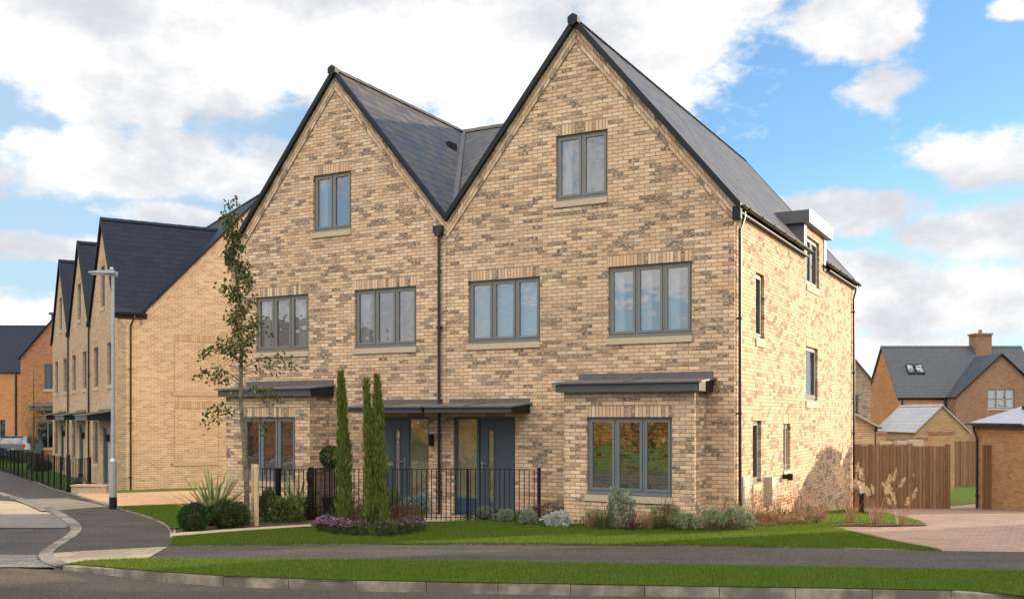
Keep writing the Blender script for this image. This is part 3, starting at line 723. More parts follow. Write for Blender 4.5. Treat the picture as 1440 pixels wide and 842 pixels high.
def ridge(par, a, b, r=.10, mat='slate', cap=True):
    a, b = Vector(a), Vector(b); d = (b-a).normalized(); s = Vector((-d.y, d.x, 0)); L = (b-a).length; mb = MB(); k = 0
    while k < L-.01:
        p, q = a+d*k, a+d*min(L, k+.44)
        for sg in (1, -1):
            mb.face([p+Vector((0,0,.055)), q+Vector((0,0,.045)), q+s*sg*r+Vector((0,0,-r*1.15+.045)), p+s*sg*r+Vector((0,0,-r*1.15+.055))])
        mb.face([p+Vector((0,0,.055)), p+s*r+Vector((0,0,-r*1.15+.055)), p-s*r+Vector((0,0,-r*1.15+.055))])
        k += .45
    mb.build('ridge_tiles', mat, par)
    if cap:
        c = MB(); R = .125
        ring = lambda y: [a+d*y+s*R*math.cos(PI/6+PI*k/3)+Vector((0,0,R*math.sin(PI/6+PI*k/3)-.05)) for k in range(6)]
        A, B = ring(-.09), ring(.04); c.face(A[::-1]); c.face(B)
        for k in range(6): c.face([A[k], A[(k+1)%6], B[(k+1)%6], B[k]])
        c.build('ridge_end_cap', 'trim', par)
def door_set(par, x0, x1, glazed_left=True, mx=Matrix.Identity(4), y=.07, z1=2.1, letter=False):
    w = x1-x0; side = w*.385; T = mx
    if glazed_left: g0, g1, d0, d1 = x0, x0+side, x0+side, x1
    else: g0, g1, d0, d1 = x1-side, x1, x0, x1-side
    f = MB(T); fw = .05
    f.box(x0+.003, x0+fw, y-.02, y+.08, 0, z1-.003); f.box(x1-fw, x1-.003, y-.02, y+.08, 0, z1-.003)
    f.box(x0+fw, x1-fw, y-.02, y+.08, z1-fw, z1-.003); f.box(d0 - (.03 if glazed_left else -0), d0+.03, y-.02, y+.08, 0, z1-fw) if glazed_left else f.box(d1-.03, d1+.03, y-.02, y+.08, 0, z1-fw)
    f.box(x0-.04, x1+.04, y-.13, y+.1, -.06, 0)
    fo = f.build('door_frame', 'door', par)
    a, b = (g0+fw, d0-.03) if glazed_left else (d1+.03, g1-fw)
    s = MB(T); s.box(a, b, y+.02, y+.06, 0, .30); s.box(a, b, y, y+.06, .30, .35)
    s.build('sidelight_panel', 'door_blue', fo)
    s = MB(T); s.face([(a, y+.03, .35), (b, y+.03, .35), (b, y+.03, z1-fw), (a, y+.03, z1-fw)]); s.build('sidelight', 'glass_door', fo)
    a, b = (d0+.035, d1-fw-.005) if glazed_left else (d0+fw+.005, d1-.035)
    c0 = a+(b-a)*.22 if glazed_left else b-(b-a)*.22-.17; c1 = c0+.17; zb, zt = .27, z1-.28
    dm = MB(T); yd = y+.015
    dm.box(a, c0, yd, yd+.045, .01, z1-fw-.005); dm.box(c1, b, yd, yd+.045, .01, z1-fw-.005)
    dm.box(c0, c1, yd, yd+.045, .01, zb); dm.box(c0, c1, yd, yd+.045, zt, z1-fw-.005)
    for k in (c0, c1): dm.box(k-.02, k+.012, yd-.012, yd+.05, zb-.02, zt+.02)   # moulded beads round the slot of glass
    dm.box(c0, c1, yd-.012, yd+.05, zb-.02, zb+.01); dm.box(c0, c1, yd-.012, yd+.05, zt-.01, zt+.02)
    k = a+.12                                                      # grooves between the boards
    do = dm.build('door', 'door', par)
    g = MB(T); g.face([(c0, yd+.03, zb), (c1, yd+.03, zb), (c1, yd+.03, zt), (c0, yd+.03, zt)]); g.build('door_glass', 'glass_door', do)
    h = MB(T); hx = a+.06 if glazed_left else b-.06; sg = 1 if glazed_left else -1
    h.box(hx-.016, hx+.016, yd-.02, yd-.001, .93, 1.17); h.bar((hx, yd-.05, 1.10), (hx+sg*.12, yd-.05, 1.10), .018); h.bar((hx, yd-.06, 1.10), (hx, yd-.005, 1.10), .018)
    h.build('handle', 'chrome', do)
    if letter: L = MB(T); L.box(a+.24, a+.50, yd-.012, yd-.001, 1.0, 1.07); L.build('letterbox', 'chrome', do)
    t = MB(T); t.box(a, b, y-.05, y+.015, 0.001, .035); t.build('threshold', 'chrome', fo)
    return fo
def canopy(par, x0, x1, proj, zw, zf, zb, mx=Matrix.Identity(4), flash=.1, y=0, side='trim'):
    """lead-covered lean-to hood; zw = height at the wall, zf/zb = top/bottom of its fascia"""
    T = mx @ Matrix.Translation((0, y, 0))
    r = MB(T); th = .03; ov = .06
    P = [(x0-ov, -proj-ov, zf-.005), (x1+ov, -proj-ov, zf-.005), (x1+ov, 0, zw), (x0-ov, 0, zw)]
    Q = [(a, b, c+th) for a, b, c in P]
    r.face(Q); r.face(P[::-1])
    for i in range(4): r.face([P[i], P[(i+1)%4], Q[(i+1)%4], Q[i]])
    n = 2
    for k in range(1, n):                                             # rolled seams
        x = x0+(x1-x0)*k/n; r.bar((x, -proj-ov, zf+th), (x, 0, zw+th+.005), .025, .018)
    r.box(x0+.12 if mx == I4 else x0, x1, -.03, -.001, zw-.02, zw+flash)
    o = r.build('canopy_roof', 'lead', par)
    f = MB(T); f.box(x0, x1, -proj, -proj+.03, zb, zf-.01)
    f.build('fascia', 'fascia', o)
    s = MB(T)
    for x in (x0, x1-.03): s.face([(x,-proj+.03,zb),(x,-proj+.03,zf-.01),(x,-.0,zw-.01),(x,0,zb)]); s.face([(x+.03,-proj+.03,zb),(x+.03,-proj+.03,zf-.01),(x+.03,-.0,zw-.01),(x+.03,0,zb)])
    s.face([(x0, -proj+.03, zb+.02), (x1, -proj+.03, zb+.02), (x1, 0, zb+.02), (x0, 0, zb+.02)])
    s.build('soffit', side, o)
    return o

# ------------------------------------------------------------------ the pair of tall gabled houses
ZR, AR, AL, PT = 10.2, -3.29, -9.46, 1.2
PW, DEP = -6.40, 12.65                                              # party line, depth
def rz(x): return ZR-PT*min(abs(x-AR), abs(x-AL))
VAL = (AR+AL)/2
HR = thing('gabled_house', 'taller right-hand gabled buff brick house with side dormer and bay window beside the lawn', 'house', CO, TH, 'pair of joined gabled brick houses')
HL = thing('gabled_house', 'left-hand gabled buff brick house of the joined pair, behind the young birch tree', 'house', CO, TH, 'pair of joined gabled brick houses')
I4 = Matrix.Identity(4)
def fw(xl, xr, yt, yb, v=0.0): return F(xl, v), F(xr, v), FZ(xl, yb, v), FZ(xl, yt, v)
W1 = fw(781.6, 854.5, 193.1, 285.7); W2 = fw(658.5, 759.6, 394.7, 483.4); W3 = fw(855.1, 973.3, 378, 473.3)
W4 = fw(440.5, 493.8, 249.6, 329); W5 = fw(498.5, 585.4, 407.9, 490.9); W6 = fw(359.8, 433.8, 420.2, 496.2)
def q(w, c=.075):                                                   # snap heads and cills to the brick courses
    return (w[0], w[1], round(w[2]/c)*c, round(w[3]/c)*c)
W1, W2, W3, W4, W5, W6 = map(q, (W1, W2, W3, W4, W5, W6))
DR = (-6.22, -4.69, 0, 2.1); DL = (-8.40, -6.87, 0, 2.1)
Z0 = -1.2
top = .10
mb = MB()
mb.wall([(PW, Z0), (0, Z0), (0, rz(0)-top), (AR, ZR-top), (VAL, rz(VAL)-top), (PW, rz(PW)-top)], [W1, W2, W3, DR], rev=.12)
sw = [ (S(1062.8), S(1074.7), SZ(1062.8, 476.5), SZ(1062.8, 383.2)), (S(1133.2), S(1149.8), SZ(1133.2, 565.6), SZ(1133.2, 484.6)),
       (S(1058.4), S(1070.5), SZ(1058.4, 683), SZ(1058.4, 589.2)), (S(1101.4), S(1111.5), SZ(1101.4, 660), SZ(1101.4, 594)),
       (S(1134), S(1152), SZ(1134, 400.7), SZ(1134, 330)) ]
sw = [q(w) for w in sw]
DM0, DM1 = 5.88, 8.45
mb.m = MSIDE
ez = rz(0)-.12
mb.wall([(0, Z0), (DEP, Z0), (DEP, ez), (DM1, ez), (DM1, 6.80), (DM0, 6.80), (DM0, ez), (0, ez)], sw, rev=.12, du=.1125)
mb.m = I4
mb.wall([(PW, Z0), (0, Z0), (0, rz(0)-top), (AR, ZR-top), (VAL, rz(VAL)-top), (PW, rz(PW)-top)], [], y=DEP)
mb.build('wall', 'brick', HR)
mb = MB(); LE = -12.75
mb.wall([(LE, Z0), (PW, Z0), (PW, rz(PW)-top), (VAL, rz(VAL)-top), (AL, ZR-top), (LE, rz(LE)-top)], [W4, W5, W6, DL], rev=.12)
mb.wall([(LE, Z0), (PW, Z0), (PW, rz(PW)-top), (VAL, rz(VAL)-top), (AL, ZR-top), (LE, rz(LE)-top)], [], y=DEP)
mb.m = Matrix.Translation((LE, DEP, 0)) @ MLEFT
mb.wall([(0, Z0), (DEP, Z0), (DEP, rz(LE)-.12), (0, rz(LE)-.12)])
mb.build('wall', 'brick', HL)
# roofs
rx = .14; fy, by = -.07, DEP+.08
r = MB()
zE = rz(rx)
xd = AR+(ZR-7.02)/PT                                                # where the dormer roof meets the slope
slope(r, [(rx, fy, zE), (rx, DM0, zE), (AR, DM0, ZR), (AR, fy, ZR)])
slope(r, [(xd, DM0, rz(xd)), (xd, DM1, rz(xd)), (AR, DM1, ZR), (AR, DM0, ZR)])
slope(r, [(rx, DM1, zE), (rx, by, zE), (AR, by, ZR), (AR, DM1, ZR)])
slope(r, [(VAL, fy, rz(VAL)), (VAL, by, rz(VAL)), (AR, by, ZR), (AR, fy, ZR)])
r.build('roof', 'slate', HR)
r = MB()
slope(r, [(VAL, fy, rz(VAL)), (VAL, by, rz(VAL)), (AL, by, ZR), (AL, fy, ZR)])
zl = rz(LE-.1)
slope(r, [(LE-.1, fy, zl), (LE-.1, by, zl), (AL, by, ZR), (AL, fy, ZR)])
slope(r, [(VAL, .25, rz(VAL)-.03), (AR-.02, 5.71, ZR-.03), (AL+.02, 5.71, ZR-.03)][::1])
slope(r, [(VAL, 11.2, rz(VAL)-.03), (AR-.02, 5.71, ZR-.03), (AL+.02, 5.71, ZR-.03)])
r.build('roof', 'slate', HL)
f = MB(); f.bar((AL, 5.70, ZR+.01), (VAL, .20, rz(VAL)+.02), .16, .03); f.bar((AR, 5.70, ZR+.01), (VAL, .20, rz(VAL)+.02), .16, .03)
f.build('valley_flashing', 'lead', HL)
ridge(HR, (AR, fy, ZR), (AR, by, ZR)); ridge(HL, (AL, fy, ZR), (AL, 5.8, ZR)); ridge(HL, (AL, 5.71, ZR), (AR, 5.71, ZR), cap=False)
v = MB(); v.box(AL+.78, AL+.92, 3.55, 3.9, rz(AL+.9)-.02, rz(AL+.85)+.10)
v.build('roof_vent', 'trim', HL)
verge(HR, I4, [(rx, zE), (AR, ZR), (VAL, rz(VAL))], brick='brick'); verge(HL, I4, [(VAL, rz(VAL)), (AL, ZR), (LE-.1, zl)], brick='brick')
verge(HR, Matrix.Translation((0, DEP, 0)), [(rx, zE), (AR, ZR), (VAL, rz(VAL))], y0=.02, y1=.1)
verge(HL, Matrix.Translation((0, DEP, 0)), [(VAL, rz(VAL)), (AL, ZR), (LE-.1, zl)], y0=.02, y1=.1)
s = MB(); s.box(-.02, rx, -.09, .02, zE-.28, zE-.04); s.build('eaves_stop', 'trim', HR)
s = MB(); s.box(LE-.12, LE+.02, -.09, .02, zl-.26, zl-.02); s.build('eaves_stop', 'trim', HL)
# windows
window(HR, I4, *W1, 2, inner='curtain', cols=[0], lintel='soldier')
window(HR, I4, *W2, 3, inner='blind', lintel='soldier', label='window with white slatted blinds drawn')
window(HR, I4, *W3, 3, inner='curtain', cols=[0, 1, 2], cw=.2, lintel='soldier')
window(HL, I4, *W4, 2, inner='curtain', cols=[0], lintel='soldier')
window(HL, I4, *W5, 3, inner='curtain', cols=[0], lintel='soldier')
window(HL, I4, *W6, 3, inner='curtain', cols=[0, 2], lintel='soldier')
for i, w in enumerate(sw):
    window(HR, MSIDE, *w, 1 if i != 4 else 2, inner='curtain' if i in (0,) else None, lintel='soldier' if i < 4 else None, sill='stone', glass='glass_dark', rec=.07, sh=.15, cw=.2)
door_set(HR, DR[0], DR[1], True); door_set(HL, DL[0], DL[1], False, letter=True)
# hallway backing behind the obscured glass
canopy(HR, -6.43, -4.34, .84, 2.37, 2.30, 2.19, flash=.12); canopy(HL, -8.50, -6.49, .84, 2.37, 2.30, 2.19, flash=.12)
# bays
BP = .69
def bay(H, x0, x1, wx0, wx1, cx0, cx1, inner, lab=None):
    wz0, wz1 = .60, 2.10
    b = MB(); b.wall([(x0, Z0), (x1, Z0), (x1, 2.62), (x0, 2.62)], [(wx0, wx1, wz0, wz1)], y=-BP, rev=.12, du=.05)
    for x in (x0, x1): b.face([(x, -BP, Z0), (x, 0, Z0), (x, 0, 2.66), (x, -BP, 2.62)], [(.1, Z0), (.1+BP, Z0), (.1+BP, 2.66), (.1, 2.62)])
    b.build('bay_wall', 'brick', H)
    window(H, I4, wx0, wx1, wz0, wz1, 3, fr='frame_blue', inner=inner, lintel='soldier', y=-BP, label=lab, glass='glass_bay')
    canopy(H, cx0, cx1, BP+.16, 2.82, 2.74, 2.58, flash=.15)
bay(HR, -3.22, -.55, F(825.1, -BP), F(945.4, -BP), -3.33, -.41, 'blind_open')
bay(HL, -12.23, -9.65, F(340.7, -BP), F(415, -BP), -12.34, -9.51, None)
# rainwater goods
gutter(HR, MSIDE, -.02, DM0-.02+.15, zE-.02, y=-.17); gutter(HR, MSIDE, DM1-.28, DEP+.15, zE-.02, y=-.17)
sf = MB(MSIDE)
for a, b in ((0, DM0), (DM1, DEP)): sf.box(a, b, -.13, -.001, zE-.16, zE-.13)
sf.build('soffit', 'trim', HR)
downpipe(HR, MSIDE, .16, zE-.08, -.15, swan=.1); downpipe(HR, MSIDE, DEP-.25, zE-.08, -.7, swan=.1)
downpipe(HR, I4, -6.555, rz(VAL)-.32, -.05, y=-.95 if False else -.06, hopper=True)
gutter(HL, Matrix.Translation((LE, DEP, 0)) @ MLEFT, 0, DEP, zl-.02, y=-.13)
# dormer
d = MB(MSIDE)
d.prism([(DM0-.14, 7.02-.28), (DM0-.14, 7.04), (DM1+.14, 7.04), (DM1+.14, 7.02-.28)], -.16, -xd+.02)
do = d.build('dormer', 'zinc', HR)
k = MB(MSIDE); k.box(DM0-.15, DM1+.15, -.175, -.162, 6.90, 7.06); k.box(DM0-.13, DM1+.13, -.170, -.162, 6.75, 6.885); k.build('dormer_fascia', 'galv', do)
for y in (DM0, DM1):
    c = MB()
    yo = y-.03 if y == DM0 else y+.03
    P = [(.01, zE-.15), (.01, 6.75), (xd, 6.75+.2), (xd, rz(xd)-.05)]
    for yy in (y, yo): c.face([(a, yy, b) for a, b in P])
    c.face([(.01, y, zE-.15), (.01, yo, zE-.15), (.01, yo, 6.75), (.01, y, 6.75)])
    for sx in (.25, .5): c.bar((.01-sx, yo-.004 if y == DM0 else yo+.004, rz(-sx)-.02), (.01-sx, yo-.004 if y == DM0 else yo+.004, 6.75), .02)
    c.build('dormer_cheek', 'zinc', do)
t = MB(MSIDE)
for a in (DM0-.005, DM1-.22): t = MB(MSIDE); t.box(a, a+.22, -.03, -.003, zE-.05, 6.75); t.build('dormer_trim', 'white', do)
# small fittings on the walls
l = MB(); x = F(608, 0); l.box(x-.035, x+.035, -.10, -.001, 1.50, 1.72); l.box(x-.005, x+.06, -.13, -.03, 1.46, 1.62); l.build('wall_lamp', 'blackm', HR)
for a, b, z0, z1 in ((S(1042), S(1051), .30, .95),):
    m_ = MB(MSIDE); m_.box(a, b, -.05, -.001, z0, z1); mo = m_.build('meter_box', 'meter', HR); e = MB(MSIDE); e.box(a+.04, b-.04, -.058, -.051, z0+.05, z1-.05); e.build('meter_door', 'meter', mo)
fl = MB(MSIDE); a = S(1078); fl.box(a-.1, a+.3, -.14, -.001, .25, .85); fl.build('heat_unit', 'meter', HR)
fl = MB(MSIDE); fl.tube([(S(1101), -.001, .78), (S(1101), -.22, .78)], .055, 12); fl.lathe((S(1101), -.16, .70), [(.06, 0), (.06, .15)], 10); fl.build('flue', 'blackm', HR)
v = MB(); v.box(-5.2, -5.0, -.02, -.001, .05, .12); v.build('air_brick', 'black', HR)
ro = MB()                                                            # floors and a cross wall, so the rooms have a depth
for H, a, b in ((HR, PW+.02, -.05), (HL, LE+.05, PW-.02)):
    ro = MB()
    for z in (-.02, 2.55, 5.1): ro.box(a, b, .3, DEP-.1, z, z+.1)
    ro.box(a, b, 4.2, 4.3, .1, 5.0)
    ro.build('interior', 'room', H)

# ------------------------------------------------------------------ terraced row on the left
RC = Vector((-13.11, 33.0, 0)); RTH = math.atan2(-.8528, .5222)
RZE, RZR, RW = 5.67, 9.15, 5.55
gz = -.42
def row_house(i, lab):
    """one gable of the row; local x: 0 at its near corner, front at y=0"""
    loc = RC + Vector((math.cos(RTH), math.sin(RTH), 0))*(-RW*i)
    H = thing('terraced_house', lab, 'house', loc, RTH, 'terraced gabled houses in the left-hand row')
    def dwin(x, w, z0, z1): return (x-w/2, x+w/2, z0, z1)
    wins = [dwin(-2.78, .9, 6.0, 7.45), dwin(-1.35, 1.0, 3.2, 4.65), dwin(-4.2, 1.0, 3.2, 4.65), dwin(-4.35, 1.15, .35, 1.95)]
    door = (-2.75, -1.7, gz+.12, 1.75)
    mb = MB()
    mb.wall([(-RW, -1.5), (0, -1.5), (0, RZE-.08), (-RW/2, RZR-.1), (-RW, RZE-.08)], wins+[door], rev=.1)
    pit = (RZR-RZE)/(RW/2); rs = 1.09; mw, mz = 5.0, RZE+(5.0-.87)*rs
    if i == 0:
        mb.m = MSIDE
        mb.wall([(0, -1.5), (9.2, -1.5), (9.2, RZE-.05), (mw, mz-.12), (.95, RZE-.05), (0, RZE-.05)], [], du=.1)
        mb.m = I4
    if i == 2:
        mb.m = Matrix.Translation((-RW, 0, 0)) @ MLEFT @ Matrix.Translation((-9.2, 0, 0))
        mb.wall([(0, -1.5), (9.2, -1.5), (9.2, RZE), (8.3, RZE), (9.2-mw, mz-.12), (0, RZE)], []); mb.m = I4
    mb.build('wall', 'brick_row', H); mb = MB()
    mb.wall([(-RW, -1.5), (0, -1.5), (0, RZE), (-RW, RZE)], [], y=9.2); mb.build('back_wall', 'brick_row', H)
    r = MB(); o = .10 if i == 0 else 0; ol = .1 if i == 2 else 0; ry = .87+(RZR-RZE)/rs
    slope(r, [(o, -.08, RZE-o*pit+.03), (o, .87, RZE-o*pit+.03), (-RW/2, ry, RZR), (-RW/2, -.08, RZR)])
    slope(r, [(-RW-ol, -.08, RZE-ol*pit+.03), (-RW-ol, .87, RZE+.03), (-RW/2, ry, RZR), (-RW/2, -.08, RZR)])
    e = .08 if i == 0 else 0; el = .08 if i == 2 else 0
    slope(r, [(-RW-el, .87, RZE+.02), (e, .87, RZE+.02), (e, mw, mz), (-RW-el, mw, mz)])
    slope(r, [(-RW-el, 9.3, RZE-.05), (e, 9.3, RZE-.05), (e, mw, mz), (-RW-el, mw, mz)])
    r.build('roof', 'slate_blue', H)
    ridge(H, (-RW/2, -.08, RZR), (-RW/2, ry, RZR), mat='slate_blue', cap=False); ridge(H, (-RW, mw, mz), (0, mw, mz), mat='slate_blue', cap=False)
    verge(H, I4, [(o, RZE-o*pit), (-RW/2, RZR), (-RW-ol, RZE-ol*pit)], y0=-.10, h=.07)
    if i == 0:
        verge(H, MSIDE, [(.80, RZE-.03), (mw, mz), (9.3, RZE-.05)], y0=-.10, h=.10, brick='brick_row')
        gutter(H, MSIDE, -.08, .95, RZE-.12, y=-.12, joints=False)
        downpipe(H, MSIDE, .42, RZE-.16, gz, swan=.1)
        for z0, z1, lb in ((2.95, 4.9, 'upper blind brick panel'), (.55, 2.6, 'lower blind brick panel')):   # bricked-in panels on the side wall
            b = MB(MSIDE); x0, x1 = 1.85, 3.35
            for P in ([(x0-.012, z0), (x0+.0, z0), (x0+.0, z1-.2), (x0-.012, z1-.2)], [(x1, z0), (x1+.012, z0), (x1+.012, z1-.2), (x1, z1-.2)], [(x0, z1-.215), (x1, z1-.215), (x1, z1-.2), (x0, z1-.2)]):
                b.face([(x, -.004, z) for x, z in P])
            bo = b.build('blind_window', 'bark', H); bo['label'] = lb
            MB(MSIDE).box(x0-.03, x1+.03, -.02, -.001, z0-.13, z0).build('sill', 'stone_dim', bo)
            s = MB(MSIDE); s.face([(x0-.02, -.005, z1-.2), (x1+.02, -.005, z1-.2), (x1+.02, -.005, z1+.025), (x0-.02, -.005, z1+.025)], [(x0-.02, .012), (x1+.02, .012), (x1+.02, .237), (x0-.02, .237)])
            s.build('lintel', 'soldier_row', H)
    if i < 2: downpipe(H, I4, -RW, RZE-.05, gz, hopper=True)
    for w in wins: window(H, I4, *w, 2, detail=False, sill='stone', lintel='soldier_row', rec=.07)
    f = MB(); a, b = door[0], door[1]
    f.box(a, a+.07, .05, .12, door[2], door[3]); f.box(b-.07, b, .05, .12, door[2], door[3]); f.box(a+.07, b-.07, .05, .12, door[3]-.07, door[3]); fo = f.build('door_frame', 'door', H)
    f = MB(); f.box(a+.07, b-.07, .07, .11, door[2], door[3]-.07); f.box(a+.25, a+.4, .06, .069, .2, 1.4); dd = f.build('door', 'door_blue', H)
    h = MB(); h.box(b-.16, b-.12, .03, .069, .7, .95); h.build('handle', 'chrome', dd)
    canopy(H, -3.6, -1.0, .8, 2.28, 2.15, 1.98)
    lm = MB(); lm.box(-1.45, -1.35, -.12, -.001, 1.25, 1.5); lm.build('wall_lamp', 'blackm', H)
row_house(0, 'nearest house of the left-hand row, with a plain brick side wall behind the lamp post')
row_house(1, 'middle house of the left-hand row, its narrow gable between two others')
row_house(2, 'farthest house of the left-hand row, next to the red brick house')

# ------------------------------------------------------------------ simpler houses farther off
def simple_house(name, lab, cat, loc, rot, w, dep, ze, zr, brick, roofm, wins=(), axis='x', front_holes=(), side=None, over=.15, base=-3.0, sash='frame', group=None, swins=(), lwins=(), hip=0):
    """axis 'x': ridge along x (front shows eaves); 'y': gable faces the front.  local x 0..w, y 0..dep"""
    H = thing(name, lab, cat, loc, rot, group); mb = MB(); hs = [q(w_[:4]) for w_ in wins]
    if axis == 'y':
        mb.wall([(0, base), (w, base), (w, ze)] + ([] if hip else [(w/2, zr-.1)]) + [(0, ze)], hs, rev=.08); mb.wall([(0, base), (w, base), (w, ze), (w/2, zr-.1), (0, ze)], [], y=dep)
        mb.m = Matrix.Translation((w, 0, 0)) @ MSIDE; mb.wall([(0, base), (dep, base), (dep, ze), (0, ze)], [q(s_[:4]) for s_ in swins], rev=.08)
        mb.m = Matrix.Translation((0, dep, 0)) @ MLEFT; mb.wall([(0, base), (dep, base), (dep, ze), (0, ze)], [q(s_[:4]) for s_ in lwins], rev=.08); mb.m = I4
        r = MB(); p = (zr-ze)/(w/2); e = over
        hy = hip or -e
        slope(r, [(-e, -e, ze-e*p+.04), (-e, dep+e, ze-e*p+.04), (w/2, dep+e, zr), (w/2, hy, zr)]); slope(r, [(w+e, -e, ze-e*p+.04), (w+e, dep+e, ze-e*p+.04), (w/2, dep+e, zr), (w/2, hy, zr)])
        if hip: slope(r, [(-e, -e, ze-e*p+.04), (w+e, -e, ze-e*p+.04), (w/2, hy, zr)])
        rid = ((w/2, hy, zr), (w/2, dep+e, zr))
    else:
        mb.wall([(0, base), (w, base), (w, ze), (0, ze)], hs, rev=.08); mb.wall([(0, base), (w, base), (w, ze), (0, ze)], [], y=dep)
        G_ = [(0, base), (dep, base), (dep, ze), (dep/2, zr-.1), (0, ze)]
        mb.m = Matrix.Translation((w, 0, 0)) @ MSIDE; mb.wall(G_, [q(s_[:4]) for s_ in swins], rev=.08)
        mb.m = Matrix.Translation((0, dep, 0)) @ MLEFT; mb.wall(G_, [q(s_[:4]) for s_ in lwins], rev=.08); mb.m = I4
        r = MB(); p = (zr-ze)/(dep/2); e = over
        slope(r, [(-e, -e, ze-e*p+.04), (w+e, -e, ze-e*p+.04), (w+e, dep/2, zr), (-e, dep/2, zr)]); slope(r, [(-e, dep+e, ze-e*p+.04), (w+e, dep+e, ze-e*p+.04), (w+e, dep/2, zr), (-e, dep/2, zr)])
        rid = ((-e, dep/2, zr), (w+e, dep/2, zr))
    mb.build('wall', brick, H); r.build('roof', roofm, H); ridge(H, *rid, mat=roofm, cap=False)
    for w_, h in zip(wins, hs): window(H, I4, *h, w_[4], rows=w_[5], detail=False, fr=sash, sill='stone', rec=.05, glass='glass_dark', inner=(w_[6] if len(w_) > 6 else None))
    for w_ in swins: window(H, Matrix.Translation((w, 0, 0)) @ MSIDE, *q(w_[:4]), w_[4], rows=w_[5], detail=False, fr=sash, sill='stone', rec=.05)
    for w_ in lwins: window(H, Matrix.Translation((0, dep, 0)) @ MLEFT, *q(w_[:4]), w_[4], rows=w_[5], detail=False, fr=sash, sill='stone', rec=.05)
    return H
def PX(px, Y): return (px-CX)/FPX*Y
def PZ(py, Y): return HC+(HZ-py)*Y/FPX
# right, far: detached house with a front gable
Y0 = 75.0; x0 = PX(1264, Y0); zb = -1.3; ze = PZ(557, Y0); zr = PZ(487, Y0+3.3)
D = simple_house('detached_house', 'large red-brown brick house with chimney and twin skylights beyond the fence', 'house', (x0, Y0, 0), 0, 10.8, 6.6, ze, zr, 'brick_orange', 'slate_far',
    [(1.9, 4.1, 1.5, 2.95, 3, 1)], axis='x', base=-4)
gx0 = PX(1331, Y0)-x0; gw = 2*(PX(1408, Y0-1.6)-x0-gx0)
mb = MB(); gy = -1.6; ga = PZ(497, Y0-1.6); gxm = gx0+gw/2; gh = (PX(1388.5, Y0-1.6)-x0, PX(1427, Y0-1.6)-x0, PZ(574, Y0-1.6), PZ(547, Y0-1.6))
mb.wall([(gx0, -4), (gx0+gw, -4), (gx0+gw, ze-.1), (gxm, ga-.1), (gx0, ze-.1)], [gh], y=gy)
for x in (gx0, gx0+gw): mb.face([(x, gy, -4), (x, 0, -4), (x, 0, ze), (x, gy, ze)])
mb.build('front_gable_wall', 'brick_rust', D)
mb = MB(); mb.face([(.02, -.012, -4), (gx0, -.012, -4), (gx0, -.012, ze-.3), (.02, -.012, ze-.3)])
r = MB(); p = (ga-ze)/(gw/2); back = (ga-ze)/((zr-ze)/3.3)
slope(r, [(gx0-.15, gy-.15, ze-.15*p+.05), (gx0-.15, .1, ze-.15*p+.05), (gxm, back, ga+.03), (gxm, gy-.15, ga+.03)]); slope(r, [(gx0+gw+.15, gy-.15, ze-.15*p+.05), (gx0+gw+.15, .1, ze-.15*p+.05), (gxm, back, ga+.03), (gxm, gy-.15, ga+.03)])
r.build('front_gable_roof', 'slate_far', D)
verge(D, Matrix.Translation((0, gy, 0)), [(gx0-.15, ze-.15*p), (gxm, ga), (gx0+gw+.15, ze-.15*p)], y0=-.17, h=.08)
window(D, I4, *gh, 3, rows=2, detail=False, y=gy, rec=.05, inner='curtain', cw=.5)
ch = MB(); cx = PX(1378.5, Y0+3.3)-x0; ch.box(cx-.62, cx+.62, 2.7, 3.9, zr-1, zr+.85); ch.box(cx-.7, cx+.7, 2.62, 3.98, zr+.85, zr+1.0)
co_ = ch.build('chimney', 'brick_rust', D); MB().lathe((cx+.0, 3.3, zr+1.0), [(.16, 0), (.13, .32)], 12).build('chimney_pot', 'brick_rust', co_)
for k, (a, b) in enumerate(((1275.5, 1286), (1287.5, 1299))):       # skylights lie in the front slope
    sl = (zr-ze)/3.3; ya, yb = 1.35, 1.98; xa, xb = PX(a, Y0+1.6)-x0, PX(b, Y0+1.6)-x0
    f = MB(); P = lambda x, y, h: (x, y, ze+sl*y+.06+h); c0 = [(xa, ya), (xb, ya), (xb, yb), (xa, yb)]
    f.face([P(x, y, .1) for x, y in c0]);
    for i in range(4): u, v = c0[i], c0[(i+1)%4]; f.face([P(*u, 0), P(*v, 0), P(*v, .1), P(*u, .1)])
    so = f.build('skylight', 'trim', D); g = MB(); g.face([P(x, y, .104) for x, y in ((xa+.08, ya+.1), (xb-.08, ya+.1), (xb-.08, yb-.08), (xa+.08, yb-.08))]); g.build('pane', 'glass', so)
downpipe(D, I4, gx0-.12, ze-.1, -2, r=.06); downpipe(D, I4, .25, ze-.1, -2, r=.06)
gutter(D, I4, -.1, gx0, ze-.1, y=-.2, joints=False)
# far garage with a pale roof
Yg = 56.0; xa, xb = PX(1287, Yg), PX(1362, Yg)
simple_house('garage', 'small buff brick garage with a pale sheen roof seen over the fence', 'garage', (xa, Yg, 0), 0, xb-xa, 6, PZ(606, Yg), PZ(569, Yg), 'brick_ext', 'slate_pale_sun_tint', axis='y', over=.12)
# greyish gabled house peeping past the corner
Yh = 60.0; xr_ = PX(1225, Yh); wv = 9.0
hx = simple_house('detached_house', 'greyish brick gabled house just past the corner downpipe of the tall house', 'house', (xr_-wv, Yh, 0), 0, wv, 8, PZ(533, Yh), PZ(533, Yh)+5.4, 'brick_grey', 'slate_far', [(wv-1.3, wv-.75, PZ(582, Yh), PZ(555, Yh), 1, 1)], axis='y')
